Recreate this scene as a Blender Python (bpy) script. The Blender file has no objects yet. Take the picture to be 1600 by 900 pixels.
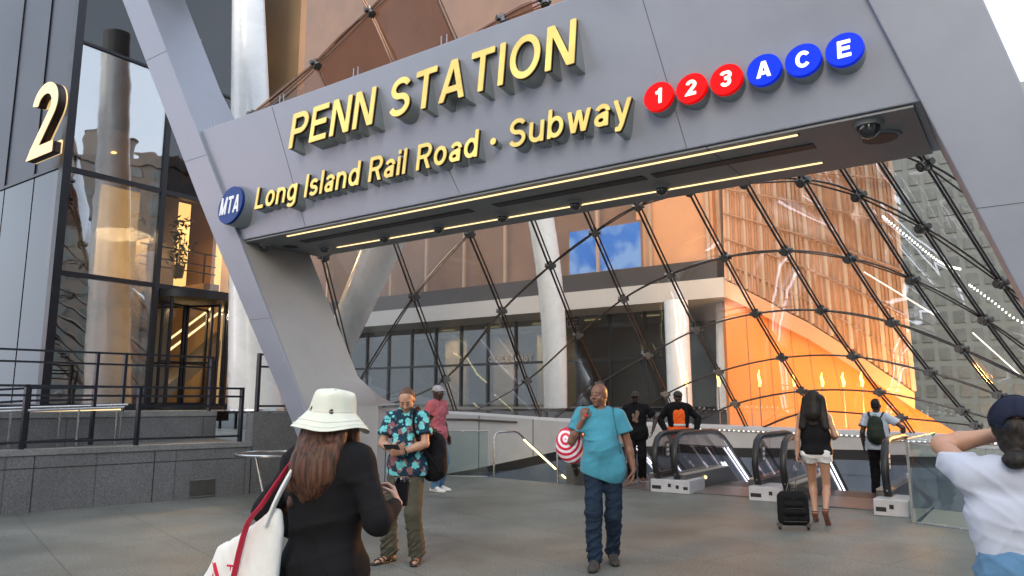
import bpy, bmesh, math, random
import numpy as np
from mathutils import Vector, Matrix
rnd = random.Random(7)
R = math.radians
sc = bpy.context.scene
C = sc.collection

# ---------------------------------------------------------------- camera, sky, sun, exposure
PITCH = math.atan(180/1155.)
cd = bpy.data.cameras.new('camera'); cam = bpy.data.objects.new('camera', cd); C.objects.link(cam)
cam.location = (0, 0, 1.55); cam.rotation_euler = (math.pi/2 + PITCH, 0, 0)
cd.sensor_width = 36; cd.lens = 36*1155/1600.; cd.clip_end = 3000; cd.clip_start = .05
sc.camera = cam
SUN_EL, SUN_AZ = R(28), R(200)
world = bpy.data.worlds.new('World'); sc.world = world; world.use_nodes = True
wn = world.node_tree
sky = wn.nodes.new('ShaderNodeTexSky'); sky.sky_type = 'NISHITA'; sky.sun_disc = False
sky.sun_elevation = SUN_EL; sky.sun_rotation = SUN_AZ; sky.air_density = 1.6; sky.dust_density = 5; sky.ozone_density = 1
bgn = wn.nodes['Background']; bgn.inputs['Strength'].default_value = .15
cld = wn.nodes.new('ShaderNodeTexNoise'); cld.inputs['Scale'].default_value = 2.2; cld.inputs['Detail'].default_value = 8
ctc = wn.nodes.new('ShaderNodeTexCoord'); wn.links.new(ctc.outputs['Generated'], cld.inputs[0])
crp = wn.nodes.new('ShaderNodeValToRGB'); crp.color_ramp.elements[0].position = .3; crp.color_ramp.elements[1].position = .7
crp.color_ramp.elements[0].color = (.55,.55,.55,1); crp.color_ramp.elements[1].color = (.9,.9,.9,1); wn.links.new(cld.outputs['Fac'], crp.inputs[0])
cmx = wn.nodes.new('ShaderNodeMixRGB'); cmx.inputs[2].default_value = (6.6,7.4,8.6,1)
wn.links.new(crp.outputs[0], cmx.inputs[0]); wn.links.new(sky.outputs[0], cmx.inputs[1]); wn.links.new(cmx.outputs[0], bgn.inputs[0])
sd = bpy.data.lights.new('sun', 'SUN'); so = bpy.data.objects.new('sun', sd); C.objects.link(so)
sd.energy = .6; sd.angle = R(25); sd.color = (1, .93, .84)
sv = Vector((math.sin(SUN_AZ)*math.cos(SUN_EL), math.cos(SUN_AZ)*math.cos(SUN_EL), math.sin(SUN_EL)))
so.rotation_euler = sv.to_track_quat('Z', 'Y').to_euler()
vs = sc.view_settings
vs.view_transform = 'Standard'; vs.look = 'None'; vs.exposure = 0.85; vs.gamma = 1; vs.use_curve_mapping = False
sc.cycles.max_bounces = 10; sc.cycles.transparent_max_bounces = 24; sc.cycles.transmission_bounces = 8
sc.cycles.caustics_reflective = False; sc.cycles.caustics_refractive = False
sc.cycles.sample_clamp_indirect = 4

# ---------------------------------------------------------------- frame of the portal: u along it, v inward, z up
UX, UY, VX, VY = .8185, -.5745, .5745, .8185
OX, OY = -4.39, 11.79
def W(u, v, z): return Vector((OX+u*UX+v*VX, OY+u*UY+v*VY, z))
def ray(px, py):
    c, s = math.cos(PITCH), math.sin(PITCH)
    y = -(py-450)/1155.
    return Vector(((px-800)/1155., c-y*s, s+y*c))
def at_dist(px, py, r):                       # world point on a sight line at horizontal distance r
    d = ray(px, py); h = math.hypot(d.x, d.y)
    return Vector((0, 0, 1.55)) + d*(r/h)
def at_z(px, py, z):
    d = ray(px, py); return Vector((0, 0, 1.55)) + d*((z-1.55)/d.z)

# ---------------------------------------------------------------- materials
MATS = {}
def mat(name, col=(.5,.5,.5), rough=.6, metal=0., var=.12, vscale=6., bump=0., bscale=40., emit=None, estr=1., spec=.5, coat=0.):
    if name in MATS: return MATS[name]
    m = bpy.data.materials.new(name); m.use_nodes = True; MATS[name] = m
    nt = m.node_tree; N, L = nt.nodes, nt.links; b = N['Principled BSDF']
    b.inputs['Roughness'].default_value = rough; b.inputs['Metallic'].default_value = metal
    b.inputs['Specular IOR Level'].default_value = spec
    if coat: b.inputs['Coat Weight'].default_value = coat; b.inputs['Coat Roughness'].default_value = .08
    tc = N.new('ShaderNodeTexCoord')
    if var:
        n = N.new('ShaderNodeTexNoise'); n.inputs['Scale'].default_value = vscale; n.inputs['Detail'].default_value = 7
        n.inputs['Roughness'].default_value = .62
        L.new(tc.outputs['Object'], n.inputs['Vector'])
        cr = N.new('ShaderNodeValToRGB'); L.new(n.outputs['Fac'], cr.inputs[0])
        cr.color_ramp.elements[0].position = .3; cr.color_ramp.elements[1].position = .7
        cr.color_ramp.elements[0].color = [max(0, x*(1-var)) for x in col]+[1]
        cr.color_ramp.elements[1].color = [min(1, x*(1+var)) for x in col]+[1]
        L.new(cr.outputs[0], b.inputs['Base Color'])
        mr = N.new('ShaderNodeMapRange'); L.new(n.outputs['Fac'], mr.inputs[0])
        mr.inputs[1].default_value = .3; mr.inputs[2].default_value = .7
        mr.inputs[3].default_value = max(0, rough*.85); mr.inputs[4].default_value = min(1, rough*1.15)
        L.new(mr.outputs[0], b.inputs['Roughness'])
    else: b.inputs['Base Color'].default_value = (*col, 1)
    if bump:
        n2 = N.new('ShaderNodeTexNoise'); n2.inputs['Scale'].default_value = bscale; n2.inputs['Detail'].default_value = 5
        L.new(tc.outputs['Object'], n2.inputs['Vector'])
        bp = N.new('ShaderNodeBump'); bp.inputs['Strength'].default_value = bump; bp.inputs['Distance'].default_value = .02
        L.new(n2.outputs['Fac'], bp.inputs['Height']); L.new(bp.outputs[0], b.inputs['Normal'])
    if emit:
        b.inputs['Emission Color'].default_value = (*emit, 1); b.inputs['Emission Strength'].default_value = estr
    return m
def glass_mat(name, tint=(1,1,1), refl=.1, rough=.02, f0=1.5, opac=0., wavy=0.):
    """thin architectural pane: tinted see-through mixed with mirror by Fresnel plus a constant coating"""
    if name in MATS: return MATS[name]
    m = bpy.data.materials.new(name); m.use_nodes = True; MATS[name] = m
    nt = m.node_tree; N, L = nt.nodes, nt.links; N.remove(N['Principled BSDF'])
    out = N['Material Output']; t = N.new('ShaderNodeBsdfTransparent'); t.inputs[0].default_value = (*tint, 1)
    g = N.new('ShaderNodeBsdfGlossy'); g.inputs['Roughness'].default_value = rough; g.inputs[0].default_value = (.95,.97,1,1)
    lw = N.new('ShaderNodeLayerWeight'); lw.inputs[0].default_value = .5
    fr = N.new('ShaderNodeMath'); fr.operation = 'POWER'; fr.inputs[1].default_value = 4.5; L.new(lw.outputs['Facing'], fr.inputs[0])
    ad = N.new('ShaderNodeMath'); ad.operation = 'ADD'; ad.use_clamp = True; ad.inputs[1].default_value = refl
    L.new(fr.outputs[0], ad.inputs[0])
    mx = N.new('ShaderNodeMixShader'); L.new(ad.outputs[0], mx.inputs[0]); L.new(t.outputs[0], mx.inputs[1]); L.new(g.outputs[0], mx.inputs[2])
    if wavy:
        tc = N.new('ShaderNodeTexCoord'); n = N.new('ShaderNodeTexNoise'); n.inputs['Scale'].default_value = .9; n.inputs['Detail'].default_value = 2
        L.new(tc.outputs['Object'], n.inputs['Vector']); bp = N.new('ShaderNodeBump'); bp.inputs['Strength'].default_value = wavy
        bp.inputs['Distance'].default_value = .05; L.new(n.outputs['Fac'], bp.inputs['Height']); L.new(bp.outputs[0], g.inputs['Normal'])
    if opac:
        df = N.new('ShaderNodeBsdfDiffuse'); df.inputs[0].default_value = (.62,.58,.55,1)
        m2 = N.new('ShaderNodeMixShader'); m2.inputs[0].default_value = opac  # grey veil mixed in for the haze of reflections on the panes
        L.new(mx.outputs[0], m2.inputs[1]); L.new(df.outputs[0], m2.inputs[2]); L.new(m2.outputs[0], out.inputs[0])
    else: L.new(mx.outputs[0], out.inputs[0])
    return m
def emis(name, col, s): return mat(name, (.02,.02,.02), .4, var=0, emit=col, estr=s)

def stone(name, col, speck, joint=None, jrot=0, js=(1.2,.6), rough=.55, wet=0.):
    """speckled granite with optional slab joints (brick texture)"""
    m = bpy.data.materials.new(name); m.use_nodes = True; MATS[name] = m
    nt = m.node_tree; N, L = nt.nodes, nt.links; b = N['Principled BSDF']
    tc = N.new('ShaderNodeTexCoord')
    n1 = N.new('ShaderNodeTexNoise'); n1.inputs['Scale'].default_value = 46; n1.inputs['Detail'].default_value = 4; n1.inputs['Roughness'].default_value = .8
    n2 = N.new('ShaderNodeTexNoise'); n2.inputs['Scale'].default_value = .7; n2.inputs['Detail'].default_value = 6
    for n in (n1, n2): L.new(tc.outputs['Object'], n.inputs['Vector'])
    r1 = N.new('ShaderNodeValToRGB'); L.new(n1.outputs['Fac'], r1.inputs[0])
    r1.color_ramp.elements[0].position = .38; r1.color_ramp.elements[1].position = .62
    r1.color_ramp.elements[0].color = [x*(1-speck) for x in col]+[1]; r1.color_ramp.elements[1].color = [min(1,x*(1+speck)) for x in col]+[1]
    r2 = N.new('ShaderNodeValToRGB'); L.new(n2.outputs['Fac'], r2.inputs[0])
    r2.color_ramp.elements[0].position = .3; r2.color_ramp.elements[1].position = .72
    r2.color_ramp.elements[0].color = (.66,.66,.64,1); r2.color_ramp.elements[1].color = (1.0,1.0,1.0,1)
    mx = N.new('ShaderNodeMixRGB'); mx.blend_type = 'MULTIPLY'; mx.inputs[0].default_value = 1
    L.new(r1.outputs[0], mx.inputs[1]); L.new(r2.outputs[0], mx.inputs[2]); last = mx.outputs[0]
    if joint:
        mp = N.new('ShaderNodeMapping'); mp.inputs['Rotation'].default_value = (0,0,jrot); L.new(tc.outputs['Object'], mp.inputs[0])
        bk = N.new('ShaderNodeTexBrick'); bk.inputs['Scale'].default_value = 1; bk.inputs['Brick Width'].default_value = js[0]
        bk.inputs['Row Height'].default_value = js[1]; bk.inputs['Mortar Size'].default_value = .009; bk.inputs['Mortar Smooth'].default_value = .1
        bk.offset = .5; bk.inputs['Color1'].default_value = (1,1,1,1); bk.inputs['Color2'].default_value = (.93,.94,.93,1); bk.inputs['Mortar'].default_value = (*joint,1)
        L.new(mp.outputs[0], bk.inputs[0])
        m3 = N.new('ShaderNodeMixRGB'); m3.blend_type = 'MULTIPLY'; m3.inputs[0].default_value = 1
        L.new(last, m3.inputs[1]); L.new(bk.outputs[0], m3.inputs[2]); last = m3.outputs[0]
    vo = N.new('ShaderNodeTexVoronoi'); vo.inputs['Scale'].default_value = 1.7; L.new(tc.outputs['Object'], vo.inputs[0])
    vr = N.new('ShaderNodeValToRGB'); vr.color_ramp.elements[0].position = .022; vr.color_ramp.elements[1].position = .034
    vr.color_ramp.elements[0].color = (.5,.5,.5,1); vr.color_ramp.elements[1].color = (1,1,1,1); L.new(vo.outputs['Distance'], vr.inputs[0])
    n4 = N.new('ShaderNodeTexNoise'); n4.inputs['Scale'].default_value = .25; n4.inputs['Detail'].default_value = 8; n4.inputs['Roughness'].default_value = .7; L.new(tc.outputs['Object'], n4.inputs['Vector'])
    r4 = N.new('ShaderNodeValToRGB'); r4.color_ramp.elements[0].position = .4; r4.color_ramp.elements[1].position = .6
    r4.color_ramp.elements[0].color = (.66,.65,.63,1); r4.color_ramp.elements[1].color = (1,1,1,1); L.new(n4.outputs['Fac'], r4.inputs[0])
    for nd in (vr, r4):
        m5 = N.new('ShaderNodeMixRGB'); m5.blend_type = 'MULTIPLY'; m5.inputs[0].default_value = 1; L.new(last, m5.inputs[1]); L.new(nd.outputs[0], m5.inputs[2]); last = m5.outputs[0]
    L.new(last, b.inputs['Base Color'])
    mr = N.new('ShaderNodeMapRange'); L.new(n2.outputs['Fac'], mr.inputs[0]); mr.inputs[1].default_value = .3; mr.inputs[2].default_value = .7
    mr.inputs[3].default_value = rough-.14; mr.inputs[4].default_value = rough+.1; L.new(mr.outputs[0], b.inputs['Roughness'])
    bp = N.new('ShaderNodeBump'); bp.inputs['Strength'].default_value = .12; bp.inputs['Distance'].default_value = .01
    L.new(n1.outputs['Fac'], bp.inputs['Height']); L.new(bp.outputs[0], b.inputs['Normal'])
    return m

M = lambda n: MATS[n]
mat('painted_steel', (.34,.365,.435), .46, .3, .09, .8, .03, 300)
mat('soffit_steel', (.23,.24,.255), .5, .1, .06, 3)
mat('jamb_panel', (.42,.40,.39), .5, .15, .05, 3, .03, 200)
mat('dark_slot', (.012,.012,.014), .5, var=0)
mat('black_metal', (.018,.02,.028), .38, .3, .2, 10)
mat('stainless', (.62,.61,.6), .25, 1, .08, 8)
mat('brushed_dark', (.16,.15,.14), .35, .9, .15, 9)
mat('rod_steel', (.10,.08,.07), .3, .8, .2, 6)
mat('bronze_rod', (.28,.17,.12), .4, .7, .2, 6)
mat('white_panel', (.60,.575,.56), .55, 0, .06, 2.5, .04, 120)
mat('white_steel', (.86,.87,.86), .28, 0, .05, 2, coat=.5)
mat('rubber', (.012,.012,.013), .38, 0, .1, 10)
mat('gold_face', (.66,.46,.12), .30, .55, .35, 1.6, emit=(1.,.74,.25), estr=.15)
mat('letter_edge', (.035,.018,.012), .4, .3, var=.1)
mat('letter_return', (.33,.37,.38), .34, .45, .08, 5)
mat('gold_lit', (.8,.6,.32), .4, 0, .05, 5, emit=(1,.66,.30), estr=.34)
mat('roundel_red', (.62,.003,.004), .3, 0, .05, 5, spec=.12, emit=(1,.0,.0), estr=.28)
mat('roundel_blue', (.004,.03,.55), .3, 0, .05, 5, spec=.12, emit=(.0,.03,1), estr=.22)
mat('roundel_navy', (.008,.035,.20), .3, 0, .05, 5, spec=.2)
mat('lit_white', (.9,.88,.8), .4, 0, var=0, emit=(1,.93,.75), estr=.55)
mat('white_paint', (.8,.8,.82), .4, 0, .03, 5)
emis('led_warm', (1,.70,.34), 1.0)
emis('led_white', (.85,.87,1), 3.2)
emis('led_yellow', (1,.85,.35), 2.4)
mat('asphalt', (.05,.05,.05), .8, 0, .2, 3, .2, 60)
mat('interior_dark', (.05,.045,.043), .6, 0, .25, 2)
mat('mullion', (.02,.02,.025), .35, .4, .1, 5)
glass_mat('pane_clear', (.93,.95,.95), .035, .01)
glass_mat('pane_net', (.86,.88,.87), .10, .02, wavy=.05, opac=.075)
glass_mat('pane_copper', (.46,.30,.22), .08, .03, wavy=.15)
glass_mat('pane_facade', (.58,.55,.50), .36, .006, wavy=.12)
glass_mat('pane_brown', (.22,.17,.14), .07, .02, wavy=.1)
glass_mat('pane_dark', (.15,.12,.14), .06, .012, wavy=.03)
glass_mat('pane_lobby', (.42,.45,.45), .09, .01)
stone('plaza_granite', (.200,.209,.193), .5, (.58,.58,.58), math.atan2(.783,.623), (2.4,1.25), .5)
stone('wall_granite', (.225,.23,.245), .35, (.6,.6,.6), 0, (50,.8), .5)
stone('ledge_granite', (.30,.305,.31), .3)
stone('platform_stone', (.13,.13,.125), .3)

# ---------------------------------------------------------------- object helpers
def link(o, parent=None):
    C.objects.link(o)
    if parent: o.parent = parent
    return o
def thing(name, label, cat, loc=(0,0,0), rz=0, group=None):
    o = bpy.data.objects.new(name, None); C.objects.link(o); o.location = loc; o.rotation_euler = (0,0,rz)
    o.empty_display_size = .2; o['label'] = label; o['category'] = cat
    if group: o['group'] = group
    return o
def tag(o, label=None, cat=None, group=None, kind=None):
    if label: o['label'] = label
    if cat: o['category'] = cat
    if group: o['group'] = group
    if kind: o['kind'] = kind
    return o
class MB:
    """collects world-space geometry, several materials allowed; build() links ONE mesh object"""
    def __init__(s): s.v=[]; s.f=[]; s.mi=[]; s.mats=[]; s.cur=0
    def use(s, m):
        m = MATS[m] if isinstance(m, str) else m
        if m not in s.mats: s.mats.append(m)
        s.cur = s.mats.index(m); return s
    def add(s, vs, fs):
        o = len(s.v); s.v += [Vector(v) for v in vs]; s.f += [tuple(i+o for i in f) for f in fs]; s.mi += [s.cur]*len(fs)
    def hexa(s, p):        # 8 points: bottom loop then top loop
        s.add(p, [(3,2,1,0),(4,5,6,7),(0,1,5,4),(1,2,6,5),(2,3,7,6),(3,0,4,7)])
    def wbox(s, u0,u1,v0,v1,z0,z1):
        s.hexa([W(u0,v0,z0),W(u1,v0,z0),W(u1,v1,z0),W(u0,v1,z0),W(u0,v0,z1),W(u1,v0,z1),W(u1,v1,z1),W(u0,v1,z1)])
    def box(s, x0,x1,y0,y1,z0,z1):
        s.hexa([(x0,y0,z0),(x1,y0,z0),(x1,y1,z0),(x0,y1,z0),(x0,y0,z1),(x1,y0,z1),(x1,y1,z1),(x0,y1,z1)])
    def prism(s, a, b):    # two equal loops of points
        n=len(a); s.add(list(a)+list(b), [tuple(range(n-1,-1,-1)), tuple(range(n,2*n))]+[(i,(i+1)%n,n+(i+1)%n,n+i) for i in range(n)])
    def tube(s, pts, r, n=8, closed=False, flat=None):
        pts=[Vector(p) for p in pts]; k=len(pts); rings=[]; up=Vector((0,0,1)); prev=None
        for i,p in enumerate(pts):
            if closed: d=(pts[(i+1)%k]-pts[i-1])
            else: d=pts[min(i+1,k-1)]-pts[max(i-1,0)]
            d.normalize()
            if prev is None: a = d.cross(up) if abs(d.z)<.95 else d.cross(Vector((1,0,0)))
            else: a = prev - d*prev.dot(d)
            a.normalize(); b=d.cross(a); prev=a
            rr = r[i] if isinstance(r,(list,tuple)) else r
            fa, fb = (flat if flat else (1,1))
            rings.append([p+(a*math.cos(t)*fa+b*math.sin(t)*fb)*rr for t in [2*math.pi*(j+.5)/n for j in range(n)]])
        vs=[q for g in rings for q in g]; fs=[]
        m = k if closed else k-1
        for i in range(m):
            for j in range(n):
                i2=(i+1)%k; fs.append((i*n+j, i*n+(j+1)%n, i2*n+(j+1)%n, i2*n+j))
        if not closed: fs += [tuple(range(n-1,-1,-1)), tuple((k-1)*n+j for j in range(n))]
        s.add(vs, fs)
    def bar(s, p, q, w, h=None):     # square bar
        h = h or w; p=Vector(p); q=Vector(q); d=(q-p).normalized()
        a = d.cross(Vector((0,0,1))) if abs(d.z)<.95 else d.cross(Vector((VX,VY,0)))
        a.normalize(); b=d.cross(a)
        f=lambda c:[c+a*w/2+b*h/2,c-a*w/2+b*h/2,c-a*w/2-b*h/2,c+a*w/2-b*h/2]
        s.prism(f(p), f(q))
    def quad(s, a,b,c,d): s.add([a,b,c,d],[(0,1,2,3)])
    def build(s, name, parent=None, smooth=False, origin=None, mat_=None, bevel=0):
        if mat_: s.use(mat_); s.mi=[s.cur]*len(s.f)
        me=bpy.data.meshes.new(name)
        off = Vector(origin) if origin is not None else (parent.matrix_basis.translation if parent and parent.parent is None else (parent.parent.matrix_basis.translation+parent.matrix_basis.translation if parent else Vector()))
        if parent is not None and origin is None: inv = PARENT_INV(parent); vs=[inv@v for v in s.v]
        else: vs=[v-off for v in s.v]
        me.from_pydata([tuple(v) for v in vs],[],s.f)
        for m in s.mats: me.materials.append(m)
        if len(s.mats)>1: me.polygons.foreach_set('material_index', s.mi)
        bm=bmesh.new(); bm.from_mesh(me); bmesh.ops.recalc_face_normals(bm, faces=bm.faces); bm.to_mesh(me); bm.free()
        if smooth: smooth_by_angle(me)
        o=bpy.data.objects.new(name, me); C.objects.link(o)
        if parent: o.parent=parent
        elif origin is not None: o.location=off
        if bevel:
            b=o.modifiers.new('bevel','BEVEL'); b.width=bevel; b.segments=2; b.limit_method='ANGLE'
        return o
def smooth_by_angle(me, a=R(40)):
    me.polygons.foreach_set('use_smooth',[True]*len(me.polygons))
    me.set_sharp_from_angle(angle=a)
def PARENT_INV(p):
    m=Matrix.Identity(4); q=p
    while q is not None: m = q.matrix_basis @ m; q=q.parent
    return m.inverted()
def disc(mb, c, axis, r0, r1, d, n=28):
    """cylinder from c along axis by d"""
    axis=Vector(axis).normalized(); a=axis.cross(Vector((0,0,1)))
    if a.length<.1: a=axis.cross(Vector((1,0,0)))
    a.normalize(); b=axis.cross(a); c=Vector(c)
    L=lambda cc,r:[cc+(a*math.cos(t)+b*math.sin(t))*r for t in [2*math.pi*j/n for j in range(n)]]
    mb.prism(L(c,r0), L(c+axis*d,r1))
def sphere(mb, c, r, n=12, m=8, sx=1, sy=1, sz=1, rot=None):
    vs=[];fs=[]; c=Vector(c)
    for i in range(m+1):
        th=math.pi*i/m
        for j in range(n):
            p=Vector((sx*r*math.sin(th)*math.cos(2*math.pi*j/n), sy*r*math.sin(th)*math.sin(2*math.pi*j/n), sz*r*math.cos(th)))
            vs.append(c+((rot@p) if rot else p))
    for i in range(m):
        for j in range(n):
            fs.append((i*n+j,i*n+(j+1)%n,(i+1)*n+(j+1)%n,(i+1)*n+j))
    mb.add(vs,fs)

# ================================================================ SETTING
HOLE = [(-.3,5.3),(.7,5.78),(2.95,5.55),(2.95,7.3),(4.5,7.3),(4.72,7.3),(5.0,7.25),(6.45,7.2),(7.0,6.95),(8.5,6.75),(8.86,6.6),(8.86,4.16),(9.72,3.8),(13,2.45),(15.4,1.5)]
CURB = [(.86,2.3),(.35,2.95),(-.1,3.75),(-.3,4.7),(-.3,5.6),(-.15,6.8),(.3,8.1),(1.1,9.2),(2.6,10.1),(4.5,10.6),(6.5,10.8),(8.5,10.7),(10.3,10.2),(12,9.2),(13.4,7.8),(14.5,6.0),(15.2,4.0),(15.4,1.5)]
def catmull(P, n=6):
    out=[]
    for i in range(len(P)-1):
        p0=P[max(i-1,0)];p1=P[i];p2=P[i+1];p3=P[min(i+2,len(P)-1)]
        for k in range(n):
            t=k/n; out.append(tuple(.5*((2*b)+(-a+c)*t+(2*a-5*b+4*c-d)*t*t+(-a+3*b-3*c+d)*t**3) for a,b,c,d in zip(p0,p1,p2,p3)))
    out.append(P[-1]); return out
CP = catmull(CURB)
TOPY = [(500,628),(560,631),(600,637),(640,640),(700,642),(780,647),(880,655),(1000,661),(1180,668),(1300,673),(1409,677),(1500,683),(1600,691),(1800,706),(2600,740)]
def lerp_tab(T, x):
    if x<=T[0][0]: return T[0][1]
    for (a,b),(c,d) in zip(T,T[1:]):
        if x<=c: return b+(d-b)*(x-a)/(c-a)
    return T[-1][1]
def px_of(P):
    c, s = math.cos(PITCH), math.sin(PITCH); z=P.z-1.55; d=P.y*c+z*s
    return 800+1155*P.x/d
def z_for(u, v, tab):
    P=W(u,v,1.3); px=px_of(P); d=ray(px, lerp_tab(tab,px)); return 1.55+d.z/math.hypot(d.x,d.y)*math.hypot(P.x,P.y)
def curb_z(u,v): return max(.86, min(1.6, z_for(u,v,TOPY)))
# ground with the stairwell opening cut out
bm=bmesh.new()
outer=[(-900,-900),(900,-900),(900,900),(-900,900)]
hole=HOLE+[(u,v) for u,v in reversed(CP) if v>5.4]
def loop(pts,f):
    vs=[bm.verts.new(f(p)) for p in pts]; return [bm.edges.new((vs[i],vs[(i+1)%len(vs)])) for i in range(len(vs))]
es=loop(outer, lambda p:(p[0],p[1],0))+loop(hole, lambda p:W(p[0],p[1],0))
bmesh.ops.triangle_fill(bm, edges=es, use_beauty=True)
for f in bm.faces:
    if f.normal.z<0: f.normal_flip()
me=bpy.data.meshes.new('ground'); bm.to_mesh(me); bm.free(); me.materials.append(M('plaza_granite'))
g=bpy.data.objects.new('ground',me); C.objects.link(g); tag(g,kind='structure')
# concourse well under the opening
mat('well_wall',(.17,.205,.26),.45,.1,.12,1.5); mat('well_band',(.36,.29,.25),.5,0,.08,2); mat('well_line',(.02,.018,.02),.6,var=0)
mb=MB(); n=len(hole); rim=[W(u,v,0) for u,v in hole]; low=[W(u,v,-5.2) for u,v in hole]
mb.use('well_wall')
for i in range(n): mb.quad(rim[i],rim[(i+1)%n],low[(i+1)%n],low[i])
mb.add(low,[tuple(range(n))])
o=mb.build('concourse_well'); tag(o,kind='structure')

# low curved wall that carries the glass net
FLOORY=[(560,775),(620,752),(690,742),(740,733),(890,701),(1000,697),(1170,700),(1350,703),(1560,718),(1800,735),(2600,790)]
ww=thing('curved_curb_wall','pale curved panelled low wall under the glass net, around the stairwell opening','low wall',W(0,5,0))
mb=MB(); mb.use('white_panel')
ov=[]
for i,(u,v) in enumerate(CP):
    a=CP[max(i-1,0)]; b=CP[min(i+1,len(CP)-1)]; tx,ty=b[0]-a[0],b[1]-a[1]; l=math.hypot(tx,ty); ov.append((-ty/l,tx/l))
T=.55
sec=[]
for (u,v),(nx,ny) in zip(CP,ov):
    zt=curb_z(u,v); lo=-.6 if v>5.4 else 0
    zb=max(0.0,z_for(u,v,FLOORY)) if v>5.4 else 0
    sec.append((W(u,v,zb),W(u,v,zt-.06),W(u+nx*.04,v+ny*.04,zt),W(u+nx*T,v+ny*T,zt+.02),W(u+nx*T,v+ny*T,-.0)))
for a,b in zip(sec,sec[1:]):
    for j in range(4): mb.quad(a[j],b[j],b[j+1],a[j+1])
o=mb.build('wall_panel',ww,smooth=True)
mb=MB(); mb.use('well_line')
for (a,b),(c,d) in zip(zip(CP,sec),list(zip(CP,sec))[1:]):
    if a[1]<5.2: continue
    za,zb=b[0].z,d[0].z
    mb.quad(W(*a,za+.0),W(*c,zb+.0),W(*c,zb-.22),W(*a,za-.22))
mb.build('black_strip',ww)  # flat black strip along the foot of the panels
mb=MB(); mb.use('well_wall')
for (a,b),(c,d) in zip(zip(CP,sec),list(zip(CP,sec))[1:]):
    if a[1]<5.2: continue
    za,zb=b[0].z-.22,d[0].z-.22
    mb.quad(W(a[0],a[1],za),W(c[0],c[1],zb),W(*c,-.02),W(*a,-.02))
mb.build('lower_lining',ww)
# panel joints
mb=MB(); mb.use('brushed_dark')
for i in range(8,len(CP)-2,7):
    (u,v),(nx,ny)=CP[i],ov[i]
    mb.bar(W(u-nx*.004,v-ny*.004,sec[i][0].z),W(u-nx*.004,v-ny*.004,sec[i][1].z),.014)
mb.build('panel_joint',ww)
# outline of the service door in the wall
i0=min(range(len(CP)),key=lambda i:abs(CP[i][1]-6.0)); 
dr=[at_z(718,737,.06)]
mb=MB(); mb.use('brushed_dark')
def on_wall(i,f,z):
    (u,v)=CP[i];(u2,v2)=CP[i+1];(nx,ny)=ov[i]; return W(u+(u2-u)*f-nx*.012, v+(v2-v)*f-ny*.012, z)
pts=[on_wall(16,0,.03),on_wall(21,0,1.18),on_wall(24,0,1.2),on_wall(28,0,1.18),on_wall(34,0,1.1)]
mb.tube(pts,.022,6)
mb.build('door_trim',ww)
# light strip: dots below the cap
ls=thing('light_strip','string of tiny white lights running below the glass net on the back curb','light strip',W(6,10.7,.8))
mb=MB(); mb.use('stainless'); mb2=MB(); mb2.use(emis('led_dot',(1,.97,.85),2.2)); mb2b=None
st=[i for i in range(len(CP)) if CP[i][0]>3.2 and CP[i][1]>4]
railp=[]
for i in st:
    (u,v),(nx,ny)=CP[i],ov[i]; zt=sec[i][1].z; railp.append(W(u-nx*.03,v-ny*.03,zt-.03))
mb.tube(railp,.022,6); mb.build('channel',ls)
for a,b in zip(railp,railp[1:]):
    k=max(1,int((b-a).length/.085))
    for j in range(k):
        p=a.lerp(b,j/k); mb2.box(p.x-.010,p.x+.010,p.y-.05,p.y-.02,p.z-.010,p.z+.010)
tag(mb2.build('lamp',ls),kind='stuff')

# ================================================================ PORTAL
def P_front(u0,z): return W(u0-.335*(z-4.18)+0, -.267*(z-4.18)-.06, z)
portal=thing('station_portal','large leaning grey steel entrance frame carrying the PENN STATION lettering','portal',W(0,0,0))
def post(u_in, side, zs, name):
    mb=MB(); mb.use('painted_steel'); rings=[]
    for z in zs:
        zc=.9+.5*((z-.9)+math.sqrt((z-.9)**2+.03)); ui=u_in-.335*(zc-4.18); w=min(.36+.065*z,.66) if side<0 else min(.45+.065*z,.78)
        if z<.9: w+=0
        uo=ui-w if side<0 else ui+w
        vf=-.267*(zc-4.18)-.06
        dep=(.8 if z<2.2 else min(1.34,.8+.4*(z-2.2))) if z<=4.3 else max(.85,1.34-.2*(z-4.3))
        vb=vf+dep
        a,b=(uo,ui) if side<0 else (ui,uo)
        rings.append([W(a,vf,z),W(b,vf,z),W(b,vb,z),W(a,vb,z)])
    for r0,r1 in zip(rings,rings[1:]): mb.prism(r0,r1) if False else mb.add(r0+r1,[(0,1,5,4),(1,2,6,5),(2,3,7,6),(3,0,4,7)])
    mb.add(rings[0],[(3,2,1,0)]); mb.add(rings[-1],[(0,1,2,3)])
    o=mb.build(name,portal,bevel=.012); return o
zs=[0,.5,.75,1.0,1.35,1.6,1.9,3,4.18,5,6,7,8,9,10.4]
lp=post(0,-1,zs,'post'); rp=post(9.76,1,zs,'post')
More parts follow.
